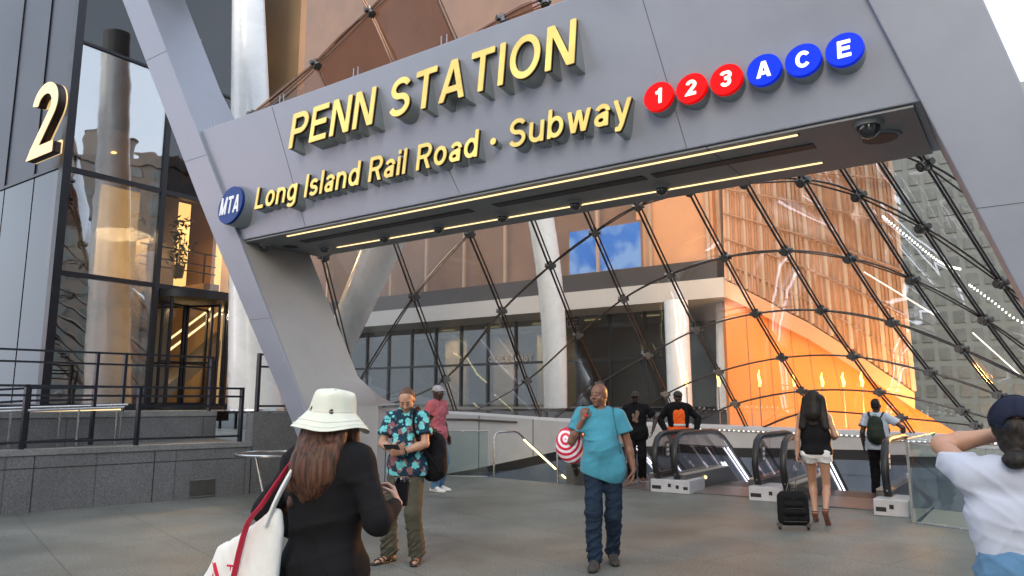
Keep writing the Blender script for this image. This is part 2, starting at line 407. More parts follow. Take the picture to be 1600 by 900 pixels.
# jamb lining of the left post flares into the curb wall
mb=MB(); mb.use('jamb_panel'); loops=[]
def cpath(k):
    i=min(int(k),len(CP)-2); a=CP[i]; b=CP[i+1]; f=k-i; n=ov[i]; return (a[0]+(b[0]-a[0])*f-n[0]*.004, a[1]+(b[1]-a[1])*f-n[1]*.004)
for z in [0,.5,1.0,1.4,1.50,1.515,1.56,1.60,1.66,1.73,1.8,1.88,1.96,2.02,2.2,2.6,3,3.6,4.17]:
    zc=.9+.5*((z-.9)+math.sqrt((z-.9)**2+.03)); ui=-.335*(zc-4.18)+.006; vf=-.267*(zc-4.18)-.03; vb=vf+1.38
    f=0 if z<1.51 else max(0,min(1,(2.0-z)/.48))**1.8
    c0=CP[0]; g=1 if z<1.51 else max(0,min(1,(2.0-z)/.48))
    p1=(ui+(c0[0]+.005-ui)*g, vb+(c0[1]-vb)*g)
    def off(k):
        q=cpath(k); return (p1[0]+(q[0]-CP[0][0]), p1[1]+(q[1]-CP[0][1]))
    K=13*f
    loops.append([W(ui,vf,z),W(ui+(p1[0]-ui)*.5,vf+(p1[1]-vf)*.5,z),W(*p1,z)]+[W(*off(K*j/5),z) for j in (1,2,3,4,5)])
for a,b in zip(loops,loops[1:]):
    for j in range(7): mb.quad(a[j],a[j+1],b[j+1],b[j])
o=mb.build('jamb_lining',portal,smooth=True)
bm=bmesh.new(); bm.from_mesh(o.data); bmesh.ops.remove_doubles(bm,verts=bm.verts,dist=.0006); bmesh.ops.recalc_face_normals(bm,faces=bm.faces); bm.to_mesh(o.data); bm.free(); o.data.polygons.foreach_set('use_smooth',[True]*len(o.data.polygons))
# beam
def beam(z0,z1,vb0,vb1,name,ul,ur,rec=0):
    mb=MB(); mb.use('painted_steel')
    f=lambda z:-.267*(z-4.18)+rec
    L=lambda u,sh:[W(u-.335*(z0-4.18)+sh,f(z0),z0),W(u-.335*(z0-4.18)+sh,vb0,z0),W(u-.335*(z1-4.18)+sh,vb1,z1),W(u-.335*(z1-4.18)+sh,f(z1),z1)]
    mb.prism(L(ul,0),L(ur,0)); return mb.build(name,portal,bevel=.01)
beam(4.18,6.02,1.58,.35,'sign_beam',-.02,9.78)
beam(9.4,10.3,.2,-.6,'top_beam',-.02,9.78,.0)
# soffit plates, slots and lights
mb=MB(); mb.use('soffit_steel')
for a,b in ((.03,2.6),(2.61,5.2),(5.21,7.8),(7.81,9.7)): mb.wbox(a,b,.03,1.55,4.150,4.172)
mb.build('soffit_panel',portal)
mb=MB(); mb.use('dark_slot')
for a,b in ((.81,4.29),(4.7,6.86),(6.97,8.74)): mb.wbox(a,b,.48,.64,4.140,4.147)
mb.build('air_slot',portal)
for v0 in (.12,1.15):
    mb=MB(); mb.use('led_warm'); mb.wbox(.95,8.68,v0,v0+.035,4.138,4.147)
    ob=mb.build('strip_light',portal)
    mb=MB(); mb.use('dark_slot'); mb.wbox(.93,8.70,v0-.012,v0+.047,4.1475,4.1495); mb.build('light_channel',ob)
mb=MB(); mb.use('painted_steel')
for u in (.05,1.8,3.4,5.0):                # little eye bolts on the beam top
    for du in (0,.09):
        mb=MB(); mb.use('painted_steel'); b=W(u-.335*1.84+du+.2,-.45,6.0); mb.tube([b,b+Vector((0,0,.16))],.008,5); mb.build('eye_bolt',portal)
# short seam on the front of the beam
mb=MB(); mb.use('dark_slot'); mb.bar(W(4.55,-.004,4.2),W(4.55-.12,-.095,4.52),.006); mb.build('panel_seam',portal)
for u_ in (1.55,7.6):
    mb=MB(); mb.use('dark_slot'); f_=lambda z:-.267*(z-4.18)-.0015
    mb.bar(W(u_,f_(4.19),4.19),W(u_-.3,f_(6.0),6.0),.004); mb.build('panel_seam',portal)
for u0_,sg,zz in ((0,-1,2.9),(0,-1,5.6),(0,-1,7.4),(9.76,1,3.2),(9.76,1,5.4)):
    ui=u0_-.335*(zz-4.18); w=min(.36+.065*zz,.66) if sg<0 else min(.45+.065*zz,.78); vf=-.267*(zz-4.18)-.0615
    mb=MB(); mb.use('dark_slot'); mb.bar(W(ui,vf,zz),W(ui+sg*w,vf,zz),.004); mb.build('panel_seam',portal)
def dome_camera(u,v,label,r=.075):
    t=thing('dome_camera',label,'security camera',W(u,v,4.15),group='dome cameras under the sign beam')
    mb=MB(); mb.use('soffit_steel'); disc(mb,W(u,v,4.15),(0,0,-1),r*1.35,r*1.2,.04,24); mb.build('base_ring',t,smooth=True)
    mb=MB(); mb.use(mat('smoked_dome',(.01,.01,.012),.08,0,var=0,coat=1)); sphere(mb,W(u,v,4.105),r,20,12,1,1,1.0); mb.build('dome',t,smooth=True)
    return t
dome_camera(.12,.34,'small black dome camera under the beam nearest the leaning left post')
for u,w in zip((.83,2.21,3.33,4.5,5.67,6.88),('first','second','third','fourth','fifth','sixth')):
    dome_camera(u,1.0,f'black dome camera, {w} from the left in the row beside the rear strip light')
dome_camera(9.30,.22,'large dome camera above the round speaker at the right end of the beam',.105)
for u,v,r,lab in ((9.33,.66,.2,'large round flat speaker at the right end under the beam'),(.42,.62,.15,'smaller round flat speaker at the left end under the beam')):
    mb=MB(); mb.use('soffit_steel'); disc(mb,W(u,v,4.15),(0,0,-1),r,r*.95,.022,40); 
    o=mb.build('ceiling_speaker',smooth=True,origin=W(u,v,4.15)); tag(o,lab,'speaker',group='ceiling speakers under the beam')
    mb=MB(); mb.use('dark_slot'); disc(mb,W(u,v,4.127),(0,0,-1),r*.8,r*.8,.004,40); mb.build('grille',o)

# ================================================================ LETTERING
H_=.5
def GL(ch, w):
    """strokes of a grotesque sans letter, cap height 1: polylines with flat ends; returns (strokes, width, ymin, ymax)"""
    h=w/2
    def L(*p): return [(p[i],p[i+1]) for i in range(0,len(p),2)]
    def A(cx,cy,rx,ry,a0,a1,n=26): return [(cx+rx*math.cos(math.radians(a0+(a1-a0)*i/n)),cy+ry*math.sin(math.radians(a0+(a1-a0)*i/n))) for i in range(n+1)]
    def S(W,Ht,m):
        rt=(Ht-h-m)/2; rb=(m-h)/2; rx=W/2-h
        return [A(W/2,m+rt,rx*.94,rt,22,270)+A(W/2,m-rb,rx,rb,90,-158)]
    x=.73
    if ch=='P': r=(1-h-.46)/2; return [L(h,0,h,1),L(h,1-h,.40,1-h)+A(.40,.46+r,.24,r,90,-90)+L(.40,.46,h,.46)],.64+h,0,1
    if ch=='R': r=(1-h-.48)/2; return [L(h,0,h,1),L(h,1-h,.42,1-h)+A(.42,.48+r,.23,r,90,-90)+L(.42,.48,h,.48),L(.40,.48,.655,-.05)],.72,0,1
    if ch=='E': return [L(h,0,h,1),L(h,1-h,.66,1-h),L(h,h,.68,h),L(h,.52,.62,.52)],.68,0,1
    if ch=='L': return [L(h,0,h,1),L(h,h,.60,h)],.60,0,1
    if ch=='N': return [L(h,0,h,1),L(.74-h,0,.74-h,1),L(h*.95,1.06,.74-h*.95,-.06)],.74,0,1
    if ch=='M': return [L(h,0,h,1),L(.88-h,0,.88-h,1),L(h,1.06,.44,-.04),L(.88-h,1.06,.44,-.04)],.88,0,1
    if ch=='S': return S(.70,1,.51),.70,0,1
    if ch=='T': return [L(0,1-h,.68,1-h),L(.34,0,.34,1-h)],.68,0,1
    if ch=='A': return [L(h*.72,-.05,.385,1.06),L(.77-h*.72,-.05,.385,1.06),L(.19,.27,.58,.27)],.77,0,1
    if ch=='I': return [L(h,0,h,1)],w,0,1
    if ch=='O': return [A(.41,.5,.41-h,.5-h,0,360,48)],.82,0,1
    if ch=='C': return [A(.40,.5,.40-h,.5-h,38,322,44)],.76,0,1
    if ch=='1': return [L(.36,0,.36,1),L(.06,.72,.22,.745,.36,.90)],.36+h,0,1
    if ch=='2': return [A(.33,.70,.33-h,.30-h,172,-38)+L(.12,.10,.02,-.04),L(.05,h,.64,h)],.65,0,1
    if ch=='3': return [A(.32,.74,.25,(1-h-.53)/2+.01,165,-90)+L(.24,.53),L(.24,.53)+A(.32,(.53+h)/2,.32-h,(.53-h)/2,90,-165)],.65,0,1
    if ch=='o': return [A(.31,x/2,.31-h,x/2-h,0,360,40)],.62,0,x
    if ch=='a': return [L(.51-h+.0,0,.51-h,.45),A(.29,.47,.22-h*.2,x-h-.47,2,158),A(.245,.205,.245-h,.215-h,0,360,36),L(.24,.41-h*.6,.5-h,.43-h*.4)],.54,0,x
    if ch=='n': return [L(h,0,h,x),A(.30,.43,.30-h,x-h-.43,180,0)+L(.60-h,0)],.60,0,x
    if ch=='u': return [L(.60-h,0,.60-h,x),[(h,x)]+A(.30,.29,.30-h,.29-h,180,360)],.60,0,x
    if ch=='g': return [A(.31,x/2+.01,.31-h,x/2-h,0,360,40),[(.62-h,x)]+A(.32,-.02,.30-h,.20-h*.4,0,-150)],.62,-.3,x
    if ch=='d': return [A(.31,x/2,.31-h,x/2-h,0,360,40),L(.62-h,0,.62-h,1)],.62,0,1
    if ch=='b': return [A(.31,x/2,.31-h,x/2-h,0,360,40),L(h,0,h,1)],.62,0,1
    if ch=='l': return [L(h,0,h,1)],w,0,1
    if ch=='i': return [L(h,0,h,x),L(h,.84,h,1)],w,0,1
    if ch=='s': return S(.53,x,.37),.53,0,x
    if ch=='w': return [L(h*.7,x+.05,.25,-.05),L(.25,-.05,.44,x+.05),L(.44,x+.05,.63,-.05),L(.63,-.05,.88-h*.7,x+.05)],.88,0,x
    if ch=='y': return [L(h*.7,x+.05,.315,.0),L(.62-h*.7,x+.05,.30,-.08,.23,-.22,.08,-.215)],.62,-.3,x
    if ch=='\u2022': return [L(.13,.40,.1301,.40)],.26,0,1
    if ch=='B': r=(1-h-.53)/2; q=(.53-h)/2; return [L(h,0,h,1),L(h,1-h,.38,1-h)+A(.38,.53+r,.22,r,90,-90)+L(h,.53),L(h,.53,.40,.53)+A(.40,h+q,.25,q,90,-90)+L(h,h)],.66+h,0,1
    if ch=='F': return [L(h,0,h,1),L(h,1-h,.64,1-h),L(h,.50,.58,.50)],.64,0,1
    if ch=='Y': return [L(h*.6,1.05,.36,.42),L(.72-h*.6,1.05,.36,.42),L(.36,0,.36,.45)],.72,0,1
    if ch=='G': return [A(.40,.5,.40-h,.5-h,38,350,44),L(.44,.46,.80-h,.46,.80-h,0)],.80,0,1
    return [L(h,0,h,1)],w,0,1
_gc={}
def glyph_mesh(ch, w):
    k=(ch,round(w,3))
    if k in _gc: return _gc[k]
    st,wd,y0,y1=GL(ch,w); c=1/58.; X=np.arange(-.12,wd+.12,c)[:,None]; Y=np.arange(y0-.08,y1+.1,c)[None,:]; F=np.full((X.shape[0],Y.shape[1]),9.)
    hw=w/2 if ch!='\u2022' else .12
    for P in st:
        D=np.full(F.shape,9.)
        for (a,b),(c_,d) in zip(P,P[1:]):
            dx,dy=c_-a,d-b; L2=dx*dx+dy*dy+1e-12; t=np.clip(((X-a)*dx+(Y-b)*dy)/L2,0,1); D=np.minimum(D,np.hypot(X-a-t*dx,Y-b-t*dy))
        D=D-hw
        if ch!='\u2022' and math.hypot(P[0][0]-P[-1][0],P[0][1]-P[-1][1])>.02:
            for (e,f) in ((P[0],P[1]),(P[-1],P[-2])):
                l=math.hypot(e[0]-f[0],e[1]-f[1]); tx,ty=(e[0]-f[0])/l,(e[1]-f[1])/l; r=np.hypot(X-e[0],Y-e[1])<w*.9
                D=np.where(r,np.maximum(D,(X-e[0])*tx+(Y-e[1])*ty),D)
        F=np.minimum(F,D)
    if ch not in 'gy' : F=np.maximum(F,np.maximum(Y-y1,y0-Y))
    else: F=np.maximum(F,Y-y1)
    F=F+1e-6; I=F<0; nx,ny=F.shape; idx={}; V=[]
    act=np.argwhere((I[:-1,:-1].astype(int)+I[1:,:-1]+I[:-1,1:]+I[1:,1:])%4!=0)
    for i,j in act:
        pts=[]
        for (p,q) in (((i,j),(i+1,j)),((i,j+1),(i+1,j+1)),((i,j),(i,j+1)),((i+1,j),(i+1,j+1))):
            fa,fb=F[p],F[q]
            if (fa<0)!=(fb<0): t=fa/(fa-fb); pts.append((p[0]+(q[0]-p[0])*t,p[1]+(q[1]-p[1])*t))
        idx[(i,j)]=len(V); m=np.mean(pts,0); V.append((X[0,0]+m[0]*c,Y[0,0]+m[1]*c))
    E=[]
    for i in range(nx-1):
        for j in range(1,ny-1):
            if I[i,j]!=I[i+1,j] and (i,j-1) in idx and (i,j) in idx: E.append((idx[(i,j-1)],idx[(i,j)]) if I[i,j] else (idx[(i,j)],idx[(i,j-1)]))
    for i in range(1,nx-1):
        for j in range(ny-1):
            if I[i,j]!=I[i,j+1] and (i-1,j) in idx and (i,j) in idx: E.append((idx[(i,j)],idx[(i-1,j)]) if I[i,j] else (idx[(i-1,j)],idx[(i,j)]))
    bm=bmesh.new(); vs=[bm.verts.new((a,b,0)) for a,b in V]; es=[]
    for a,b in E:
        try: es.append(bm.edges.new((vs[a],vs[b])))
        except ValueError: pass
    bm.verts.index_update(); bmesh.ops.triangle_fill(bm,edges=es,use_beauty=True,use_dissolve=False)
    tris=[tuple(v.index for v in f.verts) for f in bm.faces]; bm.free(); n=len(V)
    co=[Vector((a,b,.5)) for a,b in V]+[Vector((a,b,-.5)) for a,b in V]
    polys=tris+[tuple(n+i for i in reversed(t)) for t in tris]+[(a,b,b+n,a+n) for a,b in E]
    _gc[k]=(co,polys); return _gc[k]
WG=.15
def bbx(s):
    g=GL(s[-1],WG); return (0,g[1],g[2],g[3])
def advances(s):
    out=[];x=0
    for c_ in s:
        out.append(x); x+= .42 if c_==' ' else GL(c_,WG)[1]+.16
    return out
CAP=1.
def place_glyph(ch, x, size, sx, fn, parent, name, wt, front_m, edge_m, back=None, depth=.05, bodym='letter_return', sub=True):
    """fn(x,y,d)->world point at letter-plane coords, d = distance behind the face; back(x,y)->depth of the beam behind"""
    c0,polys=glyph_mesh(ch,wt)
    co=[Vector((v.x*size,v.y*size,v.z)) for v in c0]
    def mk(d0,d1,m,nm,par):
        mb=MB(); mb.use(m)
        vs=[]
        for c in co:
            X=x+c.x*sx; Y=c.y; d = d0 if c.z>0 else (d1(X,Y) if callable(d1) else d1)
            vs.append(fn(X,Y,d))
        mb.add(vs,polys); return mb.build(nm,par)
    a=mk(0,.012,front_m,name,parent)
    if sub:
        mk(.0125,depth,edge_m,'edge_trim',a)
        if back: mk(depth+.001,lambda X,Y:max(depth+.01,back(X,Y)),bodym,'return',a)
    return a
def sign_line(text, u0, u1, zb, vb, cap, wt, tname, label):
    adv=advances(text); size=cap/CAP; last=text[-1]
    wtot=(adv[-1]+bbx(last)[1])*size - bbx(text[0])[0]*size; sx=(u1-u0)/wtot
    t=thing(tname,label,'sign',W(u0,vb,zb))
    lean=.12; nn=math.hypot(1,lean)
    def fn(X,Y,d): # Y up in plane, leaning back; normal pointing inward (+v) and down
        z=zb+Y/nn - d*lean/nn; v=vb+Y*lean/nn + d/nn
        return W(u0+X-bbx(text[0])[0]*size*sx, v, z)
    def back(X,Y):
        z=zb+Y/nn; v=vb+Y*lean/nn; vf=-.267*(z-4.18)
        # v+d/nn = -.267*(z - d*lean/nn -4.18) + .01
        return (vf+.02-v)/(1/nn-.267*lean/nn)
    for k,ch in enumerate(text):
        if ch==' ': continue
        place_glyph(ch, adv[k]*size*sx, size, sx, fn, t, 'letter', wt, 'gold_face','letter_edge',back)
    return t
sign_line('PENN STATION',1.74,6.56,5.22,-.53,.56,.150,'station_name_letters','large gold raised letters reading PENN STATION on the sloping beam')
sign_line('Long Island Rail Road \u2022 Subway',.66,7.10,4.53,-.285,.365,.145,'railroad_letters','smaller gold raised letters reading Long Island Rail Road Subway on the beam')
def roundel(u,z,r,ch,fm,label,group=None,cap=.17,lm='lit_white',vb=None,sx=1,adepth=.03):
    vf=-.267*(z+r-4.18)-.05; v0=vf-.12*r/1.0 if vb is None else vb
    t=thing('line_roundel' if group else 'transit_roundel',label,'roundel',W(u,v0,z),group=group)
    lean=.12; nn=math.hypot(1,lean)
    def fn(X,Y,d): return W(u+X, v0+Y*lean/nn+d/nn, z+Y/nn-d*lean/nn)
    def back(X,Y):
        zz=z+Y/nn; v=v0+Y*lean/nn; return (-.267*(zz-4.18)+.02-v)/(1/nn-.267*lean/nn)
    n=48
    ring=lambda rr,df:[fn(rr*math.cos(2*math.pi*j/n),rr*math.sin(2*math.pi*j/n),df(rr*math.cos(2*math.pi*j/n),rr*math.sin(2*math.pi*j/n)) if callable(df) else df) for j in range(n)]
    mb=MB(); mb.use(fm); mb.prism(ring(r*.985,0),ring(r,.045)); f=mb.build('face',t,smooth=True)
    mb=MB(); mb.use('letter_return'); mb.prism(ring(r*.985,.047),ring(r*.985,lambda X,Y:max(.06,back(X,Y)))); mb.build('return',t,smooth=True)
    adv=advances(ch); size=cap/CAP; w=(adv[-1]+bbx(ch[-1])[1]-bbx(ch[0])[0])*size*sx
    def fn2(X,Y,d): return fn(X-w/2-bbx(ch[0])[0]*size*sx, Y-cap/2, d-.008)
    for k,c in enumerate(ch): place_glyph(c,adv[k]*size*sx,size,sx,fn2,f,'character',.20 if group else .19,lm,lm,sub=False)
    return t
G='subway line roundels on the beam'
for u,ch,fm,nm in ((7.41,'1','roundel_red','red'),(7.77,'2','roundel_red','red'),(8.13,'3','roundel_red','red'),(8.50,'A','roundel_blue','blue'),(8.86,'C','roundel_blue','blue'),(9.22,'E','roundel_blue','blue')):
    roundel(u,4.72,.165,ch,fm,f'{nm} lit subway roundel with white character {ch} on the beam',G)
roundel(.06,4.69,.32,'MTA','roundel_navy','dark blue round emblem with white letters MTA at the left end of the beam',None,.30,'white_paint',sx=.62)
# ================================================================ GLASS NET
B=7  # marker for base row
G_={1:{-3:(493,100),-2:(548,222),-1:(605,345),0:(647,463),1:(695,593),B:(711,641)},
 2:{-4:(520,-80),-3:(578,18),-2:(632,140),-1:(683,250),0:(734,365),1:(784,486),2:(823,595),B:(845,650)},
 3:{-3:(660,-60),-2:(718,75),-1:(766,185),0:(815,300),1:(860,415),2:(903,524),3:(937,600),B:(957,658)},
 4:{-2:(785,30),-1:(833,140),0:(880,250),1:(929,363),2:(974,467),3:(1013,555),4:(1040,616),B:(1060,663)},
 5:{-2:(850,0),-1:(900,110),0:(948,215),1:(997,322),2:(1047,429),3:(1089,515),4:(1123,581),5:(1149,631),B:(1166,667)},
 6:{-1:(965,75),0:(1022,185),1:(1078,298),2:(1133,402),3:(1181,490),4:(1222,559),5:(1253,611),6:(1270,643),B:(1286,672)},
 7:{-1:(1040,60),0:(1102,170),1:(1165,285),2:(1228,392),3:(1284,485),4:(1333,557),5:(1374,613),6:(1409,653),B:(1426,678)},
 8:{-1:(1110,55),0:(1182,168),1:(1255,282),2:(1328,404),3:(1394,504),4:(1454,582),5:(1504,642),6:(1525,665),B:(1545,686)},
 9:{-1:(1180,60),0:(1262,180),1:(1342,305),2:(1426,437),3:(1503,545),4:(1562,618),5:(1610,672),B:(1640,694)},
 10:{-1:(1260,80),0:(1350,215),1:(1442,355),2:(1540,500),3:(1618,600),4:(1690,670),B:(1730,702)},
 11:{-1:(1330,80),0:(1447,255),1:(1565,442),2:(1680,600),3:(1750,670),B:(1800,708)},
 12:{-1:(1430,130),0:(1570,340),1:(1700,560),2:(1790,660),B:(1840,711)},
 0:{-3:(395,180),-2:(455,300),-1:(505,402),0:(556,606),B:(566,632)}}
RC=[(400,15.2),(560,15.6)]
def rcurb(px):
    # distance of the curb along the azimuth of pixel column px
    best=None; d=ray(px,lerp_tab(TOPY,px)); az=math.atan2(d.x,d.y)
    for (a,b),(nx,ny),(c,e),(mx,my) in zip(CP,ov,CP[1:],ov[1:]):
        p=W(a+nx*.25,b+ny*.25,0); q=W(c+mx*.25,e+my*.25,0)
        A1=math.atan2(p.x,p.y); A2=math.atan2(q.x,q.y)
        if (A1-az)*(A2-az)<=0 and A1!=A2 and p.y>3:
            t=(az-A1)/(A2-A1); r=math.hypot(p.x+(q.x-p.x)*t,p.y+(q.y-p.y)*t)
            if best is None or r>best: best=r
    return best
RT={}
for px in range(560,1720,20):
    RT[px]=rcurb(px)
tab=[(k,v) for k,v in RT.items() if v]
def node3(px,py):
    xx=min(max(px,640),1690); r=lerp_tab(tab,xx)
    if px<640: r+= (640-px)*.0-.4*(640-px)/240
    yb=lerp_tab(TOPY,px); h=max(0,(yb-py))/400.
    k=lerp_tab([(400,.03),(600,.10),(734,.2),(900,.33),(1100,.38),(1800,.38)],px)
    rr=r*(1-k*h**1.15/(1+.12*h))
    if h<.01: return at_dist(px,yb-1,r)
    return at_dist(px,py,max(rr,8.2 if px>1000 else 11.5))
N3={(m,r):node3(*p) for m,d in G_.items() for r,p in d.items()}
net=thing('glass_net_canopy','huge curved net of steel rods and clear glass panes rising behind the entrance','glass canopy',W(5,9,1))
def bow(a,b,k=.0): return [a.lerp(b,t) for t in (0,1)]
cen=Vector((1.5,9,2))
def strut(mb,a,b,r,offs,m):
    d=((a+b)/2-cen).normalized()
    o=d*offs
    mb.use(m); 
    mid=(a+b)/2+o*1.6
    mb.tube([a+o*.25,a.lerp(b,.25)+o,mid*1,a.lerp(b,.75)+o,b+o*.25],r,6)
def run(mb,P,off,r,side=0.):
    Q=catmull([tuple(p) for p in P],5); out=[]
    for i,q in enumerate(Q):
        q=Vector(q); d=(q-cen).normalized(); f=abs(math.sin(math.pi*(i%5)/5)); t=(Vector(Q[min(i+1,len(Q)-1)])-Vector(Q[max(i-1,0)])).normalized()
        out.append(q+d*off*(.45+.55*f)+t.cross(d)*side)
    mb.tube(out,r,6)
for m in sorted(G_):
    rows=sorted(G_[m]); 
    if len(rows)<2: continue
    P=[N3[(m,r)] for r in rows]; lo=[p for p,r in zip(P,rows) if r<=-1]; hi_=[p for p,r in zip(P,rows) if r>=-1]
    if m>=5: hi_=P; lo=[]
    for L_,mm in ((lo,'bronze_rod'),(hi_,'rod_steel')):
        if len(L_)<2: continue
        for sd2,rr_2 in ((-.035,.022),(.045,.017)):
            mb=MB(); mb.use(mm); run(mb,L_,0.,rr_2,sd2); mb.build('mast_rod',net,smooth=True)
for r in range(-4,7):
    ms=[m for m in range(0,13) if (m,r) in N3]
    if not ms: continue
    P=[N3[(m,r)] for m in ms]
    if r>=0 and ms[0]>0:
        pa=G_[ms[0]-1][B]; pb=G_[ms[0]][r]; x=pa[0]+(pb[0]-pa[0])*.25; P=[node3(x,lerp_tab(TOPY,x))]+P
    if len(P)<2: continue
    mm='bronze_rod' if r<=-2 else 'rod_steel'
    for o_,rr_2 in ((.06,.018),(-.08,.015)):
        mb=MB(); mb.use(mm); run(mb,P,o_,rr_2); mb.build('cross_rod',net,smooth=True)
def clamp(P,big=1.):
    mb=MB(); d=(P-cen).normalized(); mb.use('brushed_dark')
    disc(mb,P-d*.13,d,.075*big,.06*big,.2,12); disc(mb,P-d*.15,d,.045*big,.05*big,.03,10)
    s=Vector((0,0,1)).cross(d).normalized(); mb.tube([P-s*.12*big,P+s*.12*big],.05*big,8); mb.tube([P-Vector((0,0,.1*big)),P+Vector((0,0,.1*big))],.045*big,8)
    return mb
for k,P in sorted(N3.items()):
    if k[1]==B: continue
    b=clamp(P); b.build('node_clamp',net,smooth=True)
# panes
for r in range(-4,B):
    for m in range(0,12):
        ks=[(m,r),(m+1,r)]
        if not all(k in N3 for k in ks): continue
        lo=[]
        def below(mm):
            for q in range(r+1,B+1):
                if (mm,q) in N3: return (mm,q)
        a,b=below(m),below(m+1)
        if not a or not b: continue
        P=[N3[ks[0]],N3[ks[1]],N3[b],N3[a]]
        P=[p+(p-cen).normalized()*.09 for p in P]
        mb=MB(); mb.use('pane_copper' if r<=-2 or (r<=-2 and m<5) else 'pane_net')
        c=sum(P,Vector())/4+ (sum(P,Vector())/4-cen).normalized()*.12
        mids=[(P[i]+P[(i+1)%4])/2+((P[i]-cen).normalized())*.05 for i in range(4)]
        vs=P+mids+[c]; th=[p+(p-cen).normalized()*.02 for p in vs]
        mb.add(vs,[(0,4,8,7),(4,1,5,8),(8,5,2,6),(7,8,6,3)])
        mb.build('pane',net,smooth=True)
        # (single sheet panes)
# triangular panes between last node rows and curb
for m in range(0,12):
    rm=[r for r in G_[m] if r!=B]; rn=[r for r in G_[m+1] if r!=B]
    if not rm or not rn: continue
    for r in range(max(rm)+1,max(rn)+1):
        if (m+1,r) in N3:
            nxt=[q for q in sorted(G_[m+1]) if q>r][0]
            P=[N3[(m,B)],N3[(m+1,r)],N3[(m+1,nxt)]]; P=[p+(p-cen).normalized()*.09 for p in P]
            mb=MB(); mb.use('pane_net'); mb.add(P,[(0,1,2)]); mb.build('pane',net)

# ================================================================ LEFT BUILDING
LU,LV,PZ=-5.94,-.25,1.42
lb=thing('glass_office_building','dark glass corner building with a big gold 2 on it, at the left','building',W(LU,LV,PZ))
mat('bldg_warm',(.36,.235,.13),.6,0,.15,.6); mat('bldg_tan',(.34,.27,.20),.55,0,.10,.8); mat('bldg_grey',(.20,.21,.22),.5,0,.1,.8)
mat('bldg_ceiling',(.30,.22,.15),.6,0,.1,1); mat('lobby_floor',(.16,.15,.14),.25,0,.1,1)
# facade along V (lobby side)
V1=7.6; HZ=17
mb=MB(); mb.use('pane_facade')
zt=at_z(1,1,1)
def facR(px,py):    # point where a sight line meets the lobby facade plane u=LU
    d=ray(px,py); n=Vector((UX,UY,0)); P0=W(LU,LV,0)-Vector((0,0,1.55)); t=P0.dot(n)/d.dot(n); return Vector((0,0,1.55))+d*t
def facL(px,py):
    d=ray(px,py); n=Vector((VX,VY,0)); P0=W(LU,LV,0)-Vector((0,0,1.55)); t=P0.dot(n)/d.dot(n); return Vector((0,0,1.55))+d*t
def uvof(P): dx,dy=P.x-OX,P.y-OY; return dx*UX+dy*UY, dx*VX+dy*VY
z_h1=facR(100,262).z; z_top=facR(135,68).z; z_h2=facR(340,455).z
v_m2=uvof(facR(262,200))[1]; v_d1=uvof(facR(245,455))[1]; v_d2=uvof(facR(358,520))[1]; v_end=uvof(facR(372,500))[1]
print('LB',round(z_h1,2),round(z_top,2),round(z_h2,2),v_m2,v_d1,v_d2,v_end)
def fpane(v0,v1,z0,z1,m,nm='window'):
    mb=MB(); mb.use(m); mb.wbox(LU-.03,LU,v0+.04,v1-.04,z0+.04,z1-.04); return mb.build(nm,lb)
vs_=[LV,v_m2,v_end]
fpane(LV,v_m2,PZ,z_h1,'pane_facade'); fpane(LV,v_m2,z_h1,z_top,'pane_facade'); fpane(LV,v_m2,z_top,HZ,'pane_brown')
fpane(v_m2,v_end,z_h1,z_top,'pane_brown'); fpane(v_m2,v_end,z_top,HZ,'pane_brown')
mat_w=glass_mat('pane_warm',(.9,.85,.8),.05,.01)
fpane(v_m2,v_end,4.25,z_h1,'pane_warm')
mb=MB(); mb.use('mullion')
for v,w in ((LV,.17),(v_m2,.12),(v_end,.2)): mb.wbox(LU-.14,LU+.05,v-w/2,v+w/2,PZ,HZ)
mb.build('mullion',lb)
for z,w in ((z_h1,.11),(4.22,.1),(PZ+.06,.12),(z_top,.06)): 
    mb=MB(); mb.use('mullion'); mb.wbox(LU-.12,LU+.04,LV+.09,v_end-.1,z-w/2,z+w/2); mb.build('transom',lb)
# facade facing the plaza, left of the corner
uL=LU-13
def fl(u0,u1,z0,z1,m):
    mb=MB(); mb.use(m); mb.wbox(u0+.03,u1-.03,LV,LV+.03,z0+.03,z1-.03); return mb.build('window',lb)
mat('pane_slate',(.035,.038,.055),.38,.0,.3,.35,spec=.35)
mat('pane_pinkish',(.30,.26,.33),.12,.4,.15,.5,coat=.5)
us=[LU-.1,uvof(facL(62,200))[0],uvof(facL(18,200))[0],uL+7,uL+3,uL]
zl=facL(95,260).z
for a,b in zip(us[1:],us):
    fl(a,b,zl,HZ,'pane_slate')
    fl(a,b,PZ,zl,'pane_dark')
mb=MB(); mb.use('mullion')
for u in us[1:]: mb.wbox(u-.025,u+.025,LV-.03,LV+.06,zl,HZ)
mb.wbox(uL,LU-.1,LV-.03,LV+.06,zl-.03,zl+.03); mb.wbox(uL,LU-.1,LV-.03,LV+.06,PZ,PZ+.12); mb.build('mullion',lb)
